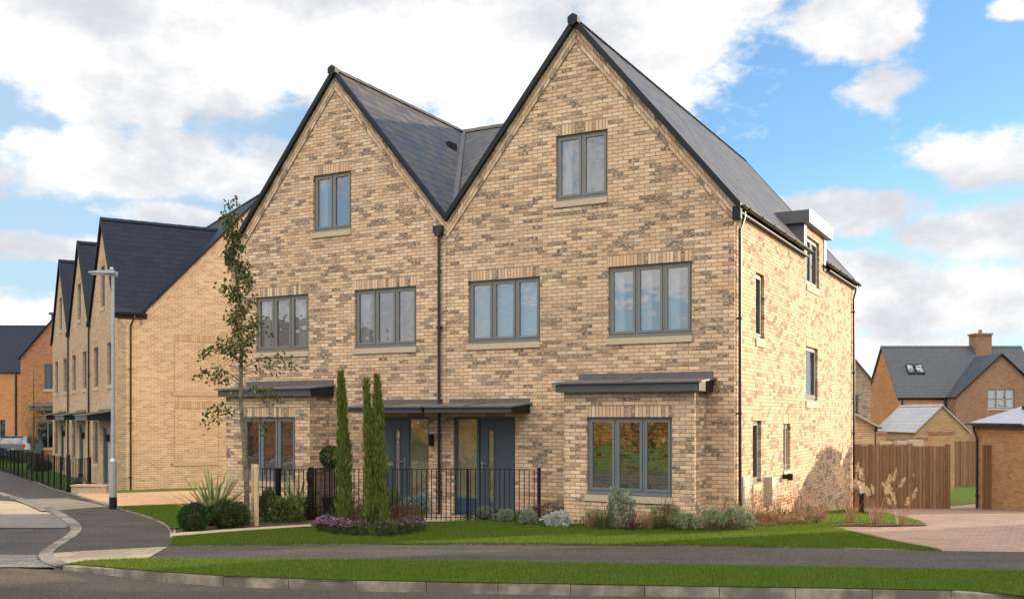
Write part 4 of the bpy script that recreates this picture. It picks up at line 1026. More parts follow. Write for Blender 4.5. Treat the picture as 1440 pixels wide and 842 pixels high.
# low lit outbuilding behind the pair
Yo = 37.0; xo = PX(1230, Yo)
ob = simple_house('outbuilding', 'low buff brick outbuilding with pale roof behind the back corner of the tall house', 'outbuilding', (xo-4.6, Yo, 0), 0, 4.6, 5, PZ(598, Yo), PZ(598, Yo)+1.25, 'brick_row', 'slate_pale_sun_tint', axis='y', over=.18)
gutter(ob, Matrix.Translation((4.6, 0, 0)) @ MSIDE, -.2, 5, PZ(598, Yo)-.06, y=-.16, joints=False); downpipe(ob, Matrix.Translation((4.6, 0, 0)) @ MSIDE, .15, PZ(598, Yo)-.1, -1, y=-.08)
# right-hand garage by the gate
gzv = 1.93
GR = simple_house('garage', 'buff brick garage with black gutter at the right edge, beside the gate opening', 'garage', (13.87, 26.9, 0), 0, 5.4, 2.85, gzv, 2.8, 'brick_ext', 'slate_pale_sun_tint', axis='y', over=.14, hip=2.4)
gutter(GR, Matrix.Translation((0, 2.85, 0)) @ MLEFT, -.15, 3.0, gzv-.02, y=-.2)
downpipe(GR, Matrix.Translation((0, 2.85, 0)) @ MLEFT, .22, gzv-.08, -.75, swan=-.1)
sk = MB(); f_ = (2.8-gzv)/2.7
P = lambda x, y, h: (x, y, gzv+f_*x+.06+h)
c0 = [(1.0, 1.3), (1.8, 1.3), (1.8, 2.1), (1.0, 2.1)]
sk.face([P(x, y, .1) for x, y in c0])
for i in range(4): u, v = c0[i], c0[(i+1)%4]; sk.face([P(*u, 0), P(*v, 0), P(*v, .1), P(*u, .1)])
so = sk.build('skylight', 'trim', GR); g = MB(); g.face([P(x, y, .104) for x, y in ((1.08,1.38),(1.72,1.38),(1.72,2.02),(1.08,2.02))]); g.build('pane', 'glass', so)

# left, far: red brick gabled house and an orange one
Yl = 65.0; xl = PX(29, Yl); p_ = 1.17; wl = 7.2
RH = simple_house('detached_house', 'red-brown brick gabled house beyond the terraced row at the far left', 'house', (xl, Yl, 0), 0, wl, 9, PZ(502, Yl), PZ(502, Yl)+p_*wl/2, 'brick_red', 'slate_blue',
    [(PX(62, Yl)-xl, PX(62, Yl)-xl+1.4, PZ(548, Yl), PZ(512, Yl), 2, 1, 'curtain'), (PX(51, Yl)-xl, PX(51, Yl)-xl+2.2, PZ(629, Yl), PZ(592, Yl), 3, 1)], axis='y')
cb = MB(); a = PX(62, Yl)-xl; cb.box(a, a+1.3, 1.0, 2.2, PZ(470, Yl), PZ(440, Yl)); cb.box(a-.12, a+1.42, .9, 2.3, PZ(440, Yl), PZ(437, Yl)); cb.build('chimney', 'zinc', RH)
canopy(RH, PX(48, Yl)-xl, PX(48, Yl)-xl+2.8, .7, PZ(568, Yl), PZ(571, Yl), PZ(577, Yl))
Yq = 78.0; xq = PX(30, Yq)
OH = simple_house('detached_house', 'orange brick house with a wide dark roof at the left edge', 'house', (xq-16, Yq, 0), 0, 16, 9, PZ(522, Yq), PZ(458, Yq+4.5), 'brick_orange', 'slate_blue',
    [(16-1.7, 16-.95-.3, PZ(616, Yq), PZ(590, Yq), 1, 1, 'curtain'), (16-4.5, 16-3.2, PZ(616, Yq), PZ(590, Yq), 2, 1)], axis='x')
downpipe(OH, I4, 15.6, PZ(523, Yq), -2, r=.08)
# low building off to the right that shades the street
SB = simple_house('bungalow', 'low brick house just outside the right edge of the view, across the drive', 'house', (14.0, 2.0, 0), 0, 9, 18.9, 3.3, 6.2, 'brick_ext', 'slate', axis='y', lwins=[(3, 4.6, .9, 2.1, 3, 1), (12, 13.6, .9, 2.1, 3, 1)], base=-1)
# brick house across the side road, behind the left of the camera (it shows in the bay glass)
BH = simple_house('detached_house', 'red brick house across the side road, outside the left edge of the view', 'house', (-46, 6.0, 0), math.radians(-10), 8, 9, 5, 8, 'brick_red', 'slate', axis='y', swins=[(2, 3.6, .9, 2.1, 2, 1), (5.5, 7.1, .9, 2.1, 2, 1), (2, 3.6, 3.3, 4.5, 2, 1), (5.5, 7.1, 3.3, 4.5, 2, 1)], base=-1)

# ------------------------------------------------------------------ fences, railings, street furniture
def railing(name, lab, a, b, h=1.05, posts=(), sp=.105, group=None, bar=.016, pw=.05, drop=0.0, top2=False):
    """a, b = (x,y) ends; posts = list of (fraction, thickness, extra height)"""
    ax, ay = a; L = math.hypot(b[0]-ax, b[1]-ay); ang = math.atan2(b[1]-ay, b[0]-ax)
    T = thing(name, lab, 'railing', (ax, ay, terrain(ax, ay)), ang, group)
    zz = lambda x: terrain(ax+x*math.cos(ang), ay+x*math.sin(ang))-terrain(ax, ay)
    r = MB(); r.bar((0, 0, h+zz(0)), (L, 0, h+zz(L)), .04, .012); r.bar((0, 0, .09+zz(0)), (L, 0, .09+zz(L)), .04, .012); r.build('rail', 'blackm', T)
    n = min(95, int(L/sp))
    ps = [f*L for f, _, _ in posts]
    for k in range(1, n+1):
        x = k*L/(n+1)
        if min([abs(x-p) for p in ps] or [9]) < .05: continue
        bars = MB(); z = zz(x); bars.box(x-bar/2, x+bar/2, -bar/2, bar/2, .03+z, h+z-.006)
        bars.build('bar', 'blackm', T)
    for f, w, e in posts:
        x = f*L; p = MB(); z = zz(x); p.box(x-w/2, x+w/2, -w/2, w/2, -.25+z, h+e+z); p.box(x-w/2-.006, x+w/2+.006, -w/2-.006, w/2+.006, h+e+z, h+e+z+.012); p.build('post', 'blackm', T)
    return T
YR = 20.0
xA, xB = PX(437, 20.15), PX(758, 19.9)
railing('railing', 'black metal railing between cypresses and corner of lawn, in front of both front doors', (xA, 20.15), (xB, 19.9), 1.06, [(0, .09, .02), (.69, .05, 0), (1, .07, .02)], .1, 'black railings of the paired houses')
xC = PX(358, 20.3)
railing('railing', 'short black metal railing behind the birch tree stake, in front of the left bay', (xC, 20.3), (PX(391, 20.22), 20.22), 1.06, [(0, .10, .02), (1, .09, .0)], .1, 'black railings of the paired houses')
gt = railing('gate', 'black metal pedestrian gate beside the clipped ball tree', (PX(394, 20.22), 20.22), (PX(433.5, 20.15), 20.15), 1.04, [(0, .03, 0), (1, .03, 0)], .1); gt['category'] = 'gate'
lt = MB(); L_ = math.hypot(PX(433.5, 20.15)-PX(394, 20.22), .07); lt.box(L_-.02, L_+.1, -.06, .03, .82, 1.0); lt.tube([(L_+.02, -.07, .92), (L_+.13, -.07, .90)], .012, 6); lt.build('latch', 'blackm', gt)
railing('railing', 'black metal side railing running from gate post back to the wall beside the left bay', (xA+.02, 20.2), (PX(470, 21.9), 22.3), 1.06, [(1, .05, 0)], .11, 'black railings of the paired houses')
# left-hand street
pL = [G(96, 693), G(0, 661), G(-110, 632)]
railing('railing', 'black metal railing along the side road pavement, in front of the terraced row', pL[0], pL[1], 1.1, [(k/14, .10 if k == 0 else .055, .10 if k in (0, 4) else .02) for k in range(15)], .34, 'black railings of the terraced row', bar=.022)
railing('railing', 'black metal garden railing from the tall end post across to the row', G(97, 693), (PX(127, 33.5), 33.5), 1.06, [(.5, .04, 0), (1, .05, 0)], .16, 'black railings of the terraced row', bar=.016)
pw = MB(); x0, y0_ = PX(100, 31.2), 31.2
t = thing('planter_wall', 'low buff slab wall on the grass behind the black railing', 'wall', (x0, y0_, terrain(x0, y0_)), -.1); pw.box(0, 1.15, 0, .35, -.1, .22); pw.build('wall', 'slab', t)
pw = MB(); pw.box(-.02, 1.17, -.03, .38, .22, .27); pw.build('coping', 'slab', t)
x0, y0_ = PX(111, 31.8), 31.9
t = thing('sack', 'dark filled sack slumped behind the low buff wall', 'sack', (x0, y0_, terrain(x0, y0_)), .3)
MB().lathe((0, 0, 0), [(.14, 0), (.2, .12), (.19, .32), (.13, .46), (.05, .52)], 12).build('bag', 'blackm', t, smooth=True)
MB().tube([(0, 0, .5), (.03, .01, .58)], [.05, .08], 8).build('neck', 'blackm', t)

# lamp post
lx, ly = G(159, 716); T = thing('street_lamp', 'tall grey steel street lamp standing at the pavement edge by the side lawn', 'street lamp', (lx, ly, terrain(lx, ly)))
hp = PZ(384, ly)-terrain(lx, ly)
MB().tube([(0, 0, -.2), (0, 0, 1.15), (0, 0, 1.22)], [.085, .085, .05], 16).build('lower_shaft', 'galv', T, smooth=False)
MB().tube([(0, 0, 1.2), (0, 0, hp-.05)], [.05, .036], 16).build('shaft', 'galv', T)
MB().tube([(0, 0, -.02), (0, 0, .30)], .089, 16).build('base_sleeve', 'trim', T)
MB().box(-.035, .035, -.0885, -.08, .45, .95).build('hatch', 'galv', T)
hd = MB(); hd.tube([(.10, 0, hp-.04), (-.02, 0, hp-.03), (-.14, 0, hp)], [.05, .055, .05], 10)
ho = hd.build('bracket', 'galv', T)
hd = MB()
pr = [(-.55, -.02), (-.53, .01), (-.32, .03), (-.05, .04), (.08, .02), (.08, -.03), (-.10, -.035)]
hd.prism([(a, hp+.02+b) for a, b in pr], -.11, .11); ho = hd.build('lamp_head', 'galv', T)
MB().box(-.5, -.18, -.08, .08, hp-.035, hp-.022).build('lens', 'white', ho)
MB().lathe((-.03, 0, hp+.07), [(.05, 0), (.05, .04), (.03, .07)], 12).build('photocell', 'galv', ho)

# timber boundary by the drive
def fence(name, lab, cat, a, b, h, post_ends=(True, True), zb=None, group=None):
    L = math.hypot(b[0]-a[0], b[1]-a[1]); ang = math.atan2(b[1]-a[1], b[0]-a[0]); z = terrain(*a) if zb is None else zb
    T = thing(name, lab, cat, (a[0], a[1], z), ang, group)
    m_ = MB(); k = 0
    while k < L-.02:                                                   # overlapping vertical boards
        w = min(.1, L-k); y = random.uniform(-.006, .006)+(.0 if int(k/.1) % 2 else .012); dz = random.uniform(-.008, .008)
        m_.box(k+.002, k+w-.002, y-.009, y+.009, .02, h+dz); k += .1
    m_.build('boards', 'timber', T)
    c = MB(); c.box(0, L, .022, .06, .35, .43); c.box(0, L, .022, .06, h-.3, h-.22); c.build('rails', 'timber', T)
    if cat == 'fence': c = MB(); c.box(0, L, -.015, .035, h+.01, h+.035); c.build('capping', 'timber', T)
    for e, x in zip(post_ends, (0.0, L)):
        if e: p = MB(); p.box(x-.06, x+.06, -.035, .085, -.1, h+.06); p.build('post', 'timber', T)
    return T
yf = 29.45
fence('fence', 'brown close-board timber fence panel between the tall house and the gate', 'fence', (PX(1202, yf), yf), (PX(1277, yf), yf-.15), 1.88, (False, True))
g_ = fence('timber_gate', 'brown timber gate of vertical boards, left of the drive opening', 'gate', (PX(1282, yf-.15), yf-.16), (PX(1333, 29.2), 29.2), 1.86, (False, True))
MB().box(.02, .07, -.03, -.015, .95, 1.05).build('latch', 'chrome', g_)
fence('fence', 'brown timber fence far back, seen through the drive opening', 'fence', (PX(1334, 41), 41), (PX(1400, 41), 41), 1.85, (True, True))
p = thing('gate_post', 'brown timber post standing against the right-hand garage wall', 'post', (PX(1390, 28.8)-.02, 28.8, terrain(13.8, 28.8)))
MB().box(-.14, .14, -.05, .05, 0, 1.85).build('post', 'timber', p); MB().box(-.15, .15, -.06, .06, 1.85, 1.88).build('cap', 'timber', p)
def gwall(lab, p0, p1, Y, py, brick='brick_rust'):
    a, b = PX(p0, Y), PX(p1, Y); zt = PZ(py, Y); T = thing('garden_wall', lab, 'wall', (a, Y, 0)); w = b-a
    MB().box(0, w, 0, .34, -2, zt-.12).build('wall', 'brick_ext', T); MB().box(-.03, w+.03, -.03, .37, zt-.12, zt).build('coping', brick, T)
gwall('brick garden pier with a red brick coping behind the gate', 1310, 1342, 38.0, 606)
gwall('low brick wall with red coping behind the timber fence panel', 1234, 1308, 44.0, 614)
gwall('short brick pier with red coping behind the fence near the outbuilding', 1230, 1246, 40.0, 607)
# pale offcuts lying along the wall behind the fence
for k, (a, b) in enumerate(((1237, 1254), (1262, 1277), (1278, 1299))):
    t_ = thing('coping_stone', ['small pale coping block left of three behind the timber fence', 'middle pale coping block of three behind the fence', 'longest pale coping block of three, behind the gate'][k], 'stone block', (PX(a, 33), 33, PZ(626, 33)))
    MB().box(0, PX(b, 33)-PX(a, 33), 0, .3, -.7, .12+.03*k).build('block', 'stone', t_)

# bollard light
bx, by_ = G(1211.5, 722); T = thing('bollard_light', 'short black bollard light with a white head among feathery grasses', 'bollard light', (bx, by_, terrain(bx, by_)))
hb = PZ(683, by_)-terrain(bx, by_)
MB().lathe((0, 0, 0), [(.055, -.05), (.055, hb-.16)], 16).build('shaft', 'blackm', T)
MB().lathe((0, 0, hb-.16), [(.048, 0), (.048, .11)], 16).build('lens', 'white', T); MB().lathe((0, 0, hb-.05), [(.062, 0), (.062, .03), (.03, .05)], 16).build('cap', 'white', T)
# parked car far left
Yc = 62; cxx = PX(15, Yc); T = thing('parked_car', 'blue-grey hatchback parked beyond the railings at the far left, rear towards us', 'car', (cxx, Yc, terrain(cxx, Yc)+.1), math.radians(4))
b = MB(); prof = [(-.85, .25), (-.86, .75), (-.80, .95), (-.66, 1.42), (.66, 1.42), (.80, .95), (.86, .75), (.85, .25)]
for (s0, y0_, t0), (s1, y1_, t1) in zip([(.94, 0, 0), (1, .25, 0), (1, 1.8, 0), (.98, 2.6, -.1)], [(1, .25, 0), (1, 1.8, 0), (.98, 2.6, -.1), (.92, 3.9, -.5)]):
    A = [(x*s0, y0_+(.35 if z > 1 and y0_ == 0 else 0), min(z, 1.42+t0)) for x, z in prof]; B = [(x*s1, y1_+(0), min(z, 1.42+t1)) for x, z in prof]
    for i in range(8): b.face([A[i], A[(i+1)%8], B[(i+1)%8], B[i]])
    if y0_ == 0: b.face(A)
b.face(B[::-1])
b.build('body', 'car', T)
MB().face([(-.6, .14, 1.0), (.6, .14, 1.0), (.52, .33, 1.34), (-.52, .33, 1.34)]) if False else None
g = MB(); g.face([(-.62, .03, 1.0), (.62, .03, 1.0), (.54, .30, 1.36), (-.54, .30, 1.36)]); g.build('rear_window', 'glass_dark', T)
for sx in (-1, 1):
    MB().box(sx*.82-.12, sx*.82+.05 if sx > 0 else sx*.82+.12, -.02, .1, .72, .95).build('tail_light', 'redlamp', T)
    sw_ = MB(); sw_.face([(sx*.83, .5, 1.0), (sx*.83, 2.3, 1.0), (sx*.75, 2.0, 1.34), (sx*.76, .7, 1.36)]); sw_.build('side_window', 'glass_dark', T)
    for yy in (.6, 3.2): w_ = MB(); w_.tube([(sx*.68, yy, .3), (sx*.87, yy, .3)], .3, 14); w_.build('wheel', 'tyre', T)
MB().box(-.26, .26, -.02, .0, .55, .66).build('number_plate', 'white', T)

# ------------------------------------------------------------------ planting
def gz_(x, y, o=.03): return (x, y, terrain(x, y)+o)
def plant(name, lab, cat, px, py, parts, group=None, dz=0.0):
    x, y = G(px, py); T = thing(name, lab, cat, gz_(x, y), random.uniform(-.1, .1), group)
    s = y/FPX
    for nm, mat, V in parts(s): quads(nm, mat, V, T)
    return T
def stems(n, h, spread, r=.006, base=.05):
    V = blades((0, 0, 0), n, h, r*2, spread, .15, base, 2); return V
# --- birch with its stakes
bx, by_ = G(346, 737); by_ = 19.45; bx = PX(347, by_)
T = thing('birch_tree', 'slender young tree with sparse dark green leaves, tied to a timber stake', 'tree', gz_(bx, by_))
ht = PZ(282, by_)
def tk(z): t_ = z/ht; return Vector((-.02-.27*t_**1.5+.03*math.sin(z*2.1), .02*math.sin(z*1.7), z))
mb = MB(); zs = [0, .4, 1, 1.7, 2.4, 3.1, 3.8, 4.5, 5.2, 5.9, ht]
mb.tube([tk(z) for z in zs], [.062, .052, .048, .044, .039, .033, .027, .020, .014, .008, .003], 10)
br = MB(); LP, LD = [], []; YP, YD = [], []
def branch(z, az, L, rise, n, droop=0.0, r=.012, yellow=0):
    p = tk(z); d = Vector((math.cos(az)*math.cos(rise), math.sin(az)*math.cos(rise), math.sin(rise))); pts = [p.copy()]
    K = 6
    for k in range(K):
        d = (d+Vector((random.uniform(-.12,.12), random.uniform(-.12,.12), -droop*k/K+random.uniform(-.05,.08)))).normalized(); p = p+d*L/K; pts.append(p.copy())
    br.tube(pts, [r*(1-.85*k/K) for k in range(K+1)], 5)
    for _ in range(n):
        t_ = random.uniform(.22, 1)**.8*K; i = min(K-1, int(t_)); q_ = pts[i].lerp(pts[i+1], t_-i)
        off = Vector((random.gauss(0, .05), random.gauss(0, .05), random.gauss(-.02, .05)))*(1.2)
        (YP if random.random() < yellow else LP).append(q_+off); dd = (random.gauss(0,.5)+d.x*.4, random.gauss(0,.5), -random.uniform(.2, 1.0))
        (YD if len(YP) > len(YD) else LD).append(dd)
    return pts
lr = [ (2.0, PI, .85, .15, 26, .5, .010), (2.3, PI*.95, .9, .1, 34, .5, .012), (2.75, PI*1.02, 1.0, .75, 50, .7, .013), (3.1, PI*.98, 1.0, .8, 80, .9, .012),
       (2.4, .05, .9, .55, 36, .7, .012), (2.9, -.05, 1.15, .15, 46, .1, .012), (2.55, .2, .8, .35, 30, .4, .010), (3.0, -.1, 1.0, .55, 40, .3, .011), (3.35, .05, .75, .85, 26, .5, .009),
       (2.05, 0.2, .6, -.1, 34, .5, .01), (2.1, 2.6, .75, .3, 26, .4, .01), (2.7, PI*.9, .8, .55, 34, .6, .011)]
for a in lr: branch(a[0], a[1]+random.uniform(-.15, .15), a[2], a[3], int(a[4]*1.35), a[5], a[6], .06)
for k in range(30):
    z = 3.0+k*.10; L = max(.25, .62*(1-(z-3)/4.2)); branch(z, random.uniform(0, 2*PI), L, random.uniform(.7, 1.25), int(38+20*(1-(z-3)/3.4)), .3, .008, .06 if z > 4 else .2)
for k in range(70): z = random.uniform(2.2, 3.5); p = tk(z); YP.append(p+Vector((random.gauss(-.05,.13), random.gauss(0,.12), 0))); YD.append((random.gauss(0,.5), random.gauss(0,.5), -.6))
for k in range(420):
    z = random.uniform(3.4, ht+.02); p = tk(min(z, ht)); LP.append(p+Vector((random.gauss(0,.10), random.gauss(0,.10), random.gauss(0, .04)))); LD.append((random.gauss(0,.6), random.gauss(0,.6), random.uniform(-1, .2)))
tr_ = mb.build('trunk', 'bark', T, smooth=True); br.build('branches', 'bark', tr_)
LP = np.array([tuple(v) for v in LP]); LD = np.array(LD); quads('crown', 'birch', leafquads(LP, LD, .092*rng.uniform(.6,1.25,len(LP)), .052), T)
YP = np.array([tuple(v) for v in YP]); YD = np.array(YD); quads('yellow_leaves', 'yellowleaf', leafquads(YP, YD, .06*rng.uniform(.7,1.2,len(YP)), .035), T)
T = thing('tree_stake', 'two pale round timber stakes joined by a crossbar, holding the young tree', 'tree stake', gz_(PX(360.5, 19.0), 19.0))
hh = PZ(655, 19.0)
MB().tube([(0, 0, -.2), (0, 0, hh-.03), (0, 0, hh)], [.05, .048, .03], 12).build('stake', 'stake', T, smooth=False)
MB().tube([(-.28, .85, -.2), (-.28, .85, hh-.03)], .045, 12).build('stake', 'stake', T)
MB().bar((.02, -.03, hh-.13), (-.3, .88, hh-.16), .03, .08).build('crossbar', 'stake', T)

# --- cypresses
def cypress(lab, px, py, tops, wid, n):
    x, y = G(px, py); T = thing('cypress', lab, 'tree', gz_(x, y), 0, 'slim columnar cypresses in the island bed')
    P, D = [], []; st = MB()
    for tx, ty, n_, w_, ox in tops:
        h = PZ(ty, y); dx = PX(tx, y)-x-ox
        st.tube([(ox, 0, -.05), (ox+dx*.5, 0, h*.5), (ox+dx, 0, h*.95)], [.035, .025, .006], 6)
        for _ in range(n_):
            a_ = random.uniform(0, 2*PI); t_ = random.random()**.85; z = h*t_; ww = w_*(.72+.35*t_ if t_ < .3 else .83-.62*(t_-.3)/.7) if t_ < .96 else w_*.12
            ww *= 1+.16*math.sin(z*6+ox*9)+.13*math.sin(z*17+tx+a_)+.1*math.sin(z*31+2*a_); a = a_; rr = ww*(.45+.55*random.random()**.5)
            rr *= random.uniform(1.2, 1.7) if random.random() < .08 else 1
            P.append((ox+dx*t_+math.cos(a)*rr, math.sin(a)*rr, z+.02)); D.append((math.cos(a)*.35+random.gauss(0,.15), math.sin(a)*.35+random.gauss(0,.15), 1))
    st.build('stem', 'bark_dark', T)
    P, D = np.array(P), np.array(D); quads('foliage', 'cypress', leafquads(P, D, .11*rng.uniform(.6,1.5,len(P)), .02), T)
cypress('single slim cypress with one pointed top, left in the island bed', 487, 741, [(479, 530, 4600, .155, 0)], .17, 0)
cypress('twin-topped slim cypress, right in the island bed', 531, 747, [(515, 541, 3000, .095, -.12), (530, 536, 3900, .13, .08)], .15, 0)
# --- clipped ball tree in a pot
x, y = PX(465, 21.3), 21.3; T = thing('ball_tree', 'clipped round ball tree on a short stem in a black pot, behind the railing', 'tree', gz_(x, y, .02))
zc = PZ(641, y)
MB().lathe((0, 0, 0), [(.14, 0), (.19, .36), (.20, .40), (.17, .40), (.16, .34)], 16).build('pot', 'pot', T); MB().tube([(0, 0, .3), (0, 0, zc)], .02, 8).build('stem', 'bark_dark', T)
quads('foliage', 'box', ball_leaves((0, 0, zc), .225, 3200, .04, .022, inner=.82, lump=.02), T)
# --- rounded and loose shrubs
def mound(name, lab, cat, px, py, rx, rz_, mat, n, L, W, group=None, lump=.12, inner=.55, up=.3, core=True, extra=None, depth=None):
    x, y = G(px, py); s = y/FPX; T = thing(name, lab, cat, gz_(x, y+.0), random.uniform(0, .3), group)
    R = (rx*s, (depth or rx*s), rz_*s)
    if core:
        c = MB(); c.lathe((0, 0, -.02), [(R[0]*.3, 0), (R[0]*.55, R[2]*.5), (R[0]*.5, R[2]*1.2), (R[0]*.15, R[2]*1.55)], 10); c.build('branches', 'bark_dark', T)
    quads('foliage', mat, ball_leaves((0, 0, R[2]*.92), R, n, L, W, inner, bottom=-.85, lump=lump, up=up), T)
    if extra: extra(T, R)
    return T
mound('box_ball', 'clipped dark green box ball at the left end of the bed', 'shrub', 273, 748, 21, 20, 'box', 6500, .035, .02, lump=.03, inner=.85)
mound('shrub', 'loose dark green shrub beside the clipped ball, left of the timber stake', 'shrub', 322, 744, 24, 19, 'shrub', 5200, .055, .022, lump=.2)
mound('shrub', 'low dark shrub between the box ball and loose shrub, under the striped flax', 'shrub', 297, 740, 16, 15, 'shrub', 2200, .05, .022, lump=.2)
def flax(lab, px, py, n, hpx, mat, spread=.75, w=.045, group=None, droop=.5, nm='flax_plant'):
    x, y = G(px, py); s = y/FPX; T = thing(nm, lab, 'plant', gz_(x, y), 0, group)
    quads('leaves', mat, blades((0, 0, 0), n, hpx*s, w, spread, droop, .06, 4), T); return T
flax('striped green and cream flax with long sword leaves, behind the box ball', 300, 738, 64, 86, 'phorm', .95, .08, droop=.4)
flax('striped flax behind the railing in front of the left bay', 418, 727, 36, 66, 'phorm', .8, .06)
mound('shrub', 'olive shrub behind the short railing, right of the stake', 'shrub', 378, 734, 20, 22, 'shrub', 2600, .055, .025, lump=.25)
mound('shrub', 'yellow-green shrub behind the railing under the gate', 'shrub', 402, 735, 22, 18, 'olive', 1700, .06, .03, lump=.3, core=False)
mound('shrub', 'leafy green shrub behind railing left of the gate post', 'shrub', 430, 731, 15, 16, 'olive', 1500, .055, .03, lump=.3, core=False)
mound('shrub', 'wispy grey-green shrub behind railing, right of the twin cypress', 'shrub', 590, 728, 26, 17, 'lav', 1200, .05, .014, lump=.3, core=False)
mound('shrub', 'yellowish upright shrub close behind the twin cypress', 'shrub', 553, 728, 8, 20, 'olive', 900, .06, .02, lump=.3)
def tuft(lab, px, py, n, hpx, mat, spread=.45, w=.008, droop=.7, nm='grass_tuft', group=None, base=.08):
    x, y = G(px, py); s = y/FPX; T = thing(nm, lab, 'plant', gz_(x, y), 0, group)
    quads('blades', mat, blades((0, 0, 0), n, hpx*s, w, spread, droop, base, 3), T); return T
# asters along the front of the island bed
AST = [(458, 749, 13, 11, 'leftmost low purple aster mound'), (480, 753, 16, 11, 'purple aster mound below the single cypress'), (505, 755, 14, 10, 'purple aster mound between the two cypresses'),
       (541, 756, 15, 11, 'purple aster mound under the twin cypress'), (564, 753, 15, 11, 'purple aster mound right of the twin cypress'), (585, 749, 13, 10, 'rightmost low purple aster mound')]
for i, (px, py, a, b, lb) in enumerate(AST):
    def fl(T, R, i=i):
        n = [330, 150, 40, 15, 60, 110][i]; d = rdir(n*3); d = d[(d[:, 2] > .2) & (np.sin(d[:, 0]*7+i)+np.cos(d[:, 1]*6) > -1.9)][:n]
        P = np.array((0, 0, R[2]*.92))+d*np.array(R)*1.06*rng.uniform(.92, 1.12, (len(d), 1))
        V = np.concatenate([leafquads(P, rng.normal(size=P.shape)*np.array((1, 1, .3)), .034, .012) for _ in range(3)]); quads('flowers', 'aster', V, T)
    mound('aster', lb, 'flowers', px, py, a, b, 'shrub', 1300, .05, .014, 'purple asters in the island bed', extra=fl, core=False, lump=.15)
flax('wine-red spiky flax at the foot of the single cypress', 497, 743, 22, 34, 'phorm_dark', .9, .02, nm='red_flax')
flax('wine-red spiky flax left of the twin cypress', 514, 747, 20, 36, 'phorm_dark', .8, .02, nm='red_flax')
mound('heather', 'dark wine-red shrub behind the asters, right of the twin cypress', 'shrub', 569, 742, 20, 15, 'heather', 1500, .05, .014, core=False, lump=.25)
# small lavender mounds in front of the door
for px, py, r_, lb in ((682, 733, 12, 'small grey-green lavender mound in front of the right front door'), (711, 736, 11, 'small grey-green lavender mound between two others by the railing end'), (743, 740, 13, 'small grey-green lavender mound just right of the railing end')):
    mound('lavender', lb, 'plant', px, py, r_, r_*.85, 'lav', 1500, .045, .010, 'lavender mounds by the front door', up=.8)
mound('dark_shrub', 'round dark red shrub at the left foot of the right bay', 'shrub', 777, 722, 12, 13, 'darkred', 1900, .035, .02)
mound('heather', 'low wine-red heather below the round dark red shrub', 'shrub', 768, 735, 22, 13, 'heather', 2200, .045, .01, lump=.2, core=False)
mound('heather', 'low wine-red heather left of the right bay corner', 'shrub', 795, 735, 16, 11, 'heather', 1500, .045, .01, lump=.2, core=False)
mound('silver_plant', 'low silvery white foliage plant below the right bay', 'plant', 785, 742, 19, 10, 'silver', 1300, .055, .022, lump=.25, core=False)
tuft('tan and green grass tuft at the left foot of the bay window', 832, 744, 130, 42, 'tangrass')
tuft('bright green leafy tuft next to the tan grass under the bay', 848, 747, 160, 38, 'olive', .5, .014)
mound('eucalyptus_shrub', 'tall grey-green small-leaved shrub under the bay window', 'shrub', 871, 745, 18, 27, 'lav', 2400, .045, .028, lump=.3, core=False)
flax('purple spiky flax right of the grey-green shrub under the bay', 888, 748, 34, 36, 'phorm_dark', .8, .022, nm='purple_flax')
tuft('drooping tan grass tuft under the right end of the bay', 912, 747, 190, 38, 'tangrass', .6, .007, 1.0)
flax('small red-leaved spiky plant behind the green spiky shrub', 932, 746, 14, 60, 'phorm_dark', .45, .016, nm='red_flax')
mound('shrub', 'bright green spiky shrub between tan grass and pale bushes', 'shrub', 938, 746, 21, 17, 'olive', 1500, .06, .012, lump=.25, up=1.0, core=False)
def euph(px, py, a, b, lb):
    x, y = G(px, py); s = y/FPX; T = thing('euphorbia', lb, 'shrub', gz_(x, y), 0, 'pale green euphorbias at the corner of the house')
    V = []; n = 26
    st = MB()
    for k in range(n):                                               # each stem ends in a whorled pale head
        an = random.uniform(0, 2*PI); rr = a*s*math.sqrt(random.random()); cx, cy = rr*math.cos(an), rr*math.sin(an)
        z = 2*b*s*(1-.45*(rr/(a*s))**2)*random.uniform(.75, 1.05); st.tube([(cx*.4, cy*.4, 0), (cx, cy, z)], .008, 4, False)
        V.append(ball_leaves((cx, cy, z-.04), (.06, .06, .09), 95, .055, .012, .2, up=.9))
    st.build('stems', 'bark', T); quads('foliage', 'euph', np.concatenate(V), T)
for e in ((966, 748, 17, 13, 'leftmost of the pale green bushy plants, in shade'), (1000, 748, 18, 16, 'second pale green bushy plant from the left, near the corner'), (1038, 747, 20, 17, 'pale green bushy plant in front of the corner downpipe')): euph(*e)
tuft('tall thin brownish grass clump against the wall near the corner', 990, 736, 110, 62, 'tangrass', .35, .007, .3)
mound('shrub', 'dark thin shrub against the wall left of the corner grass', 'shrub', 985, 734, 9, 20, 'heather', 700, .04, .012, core=False, lump=.3)
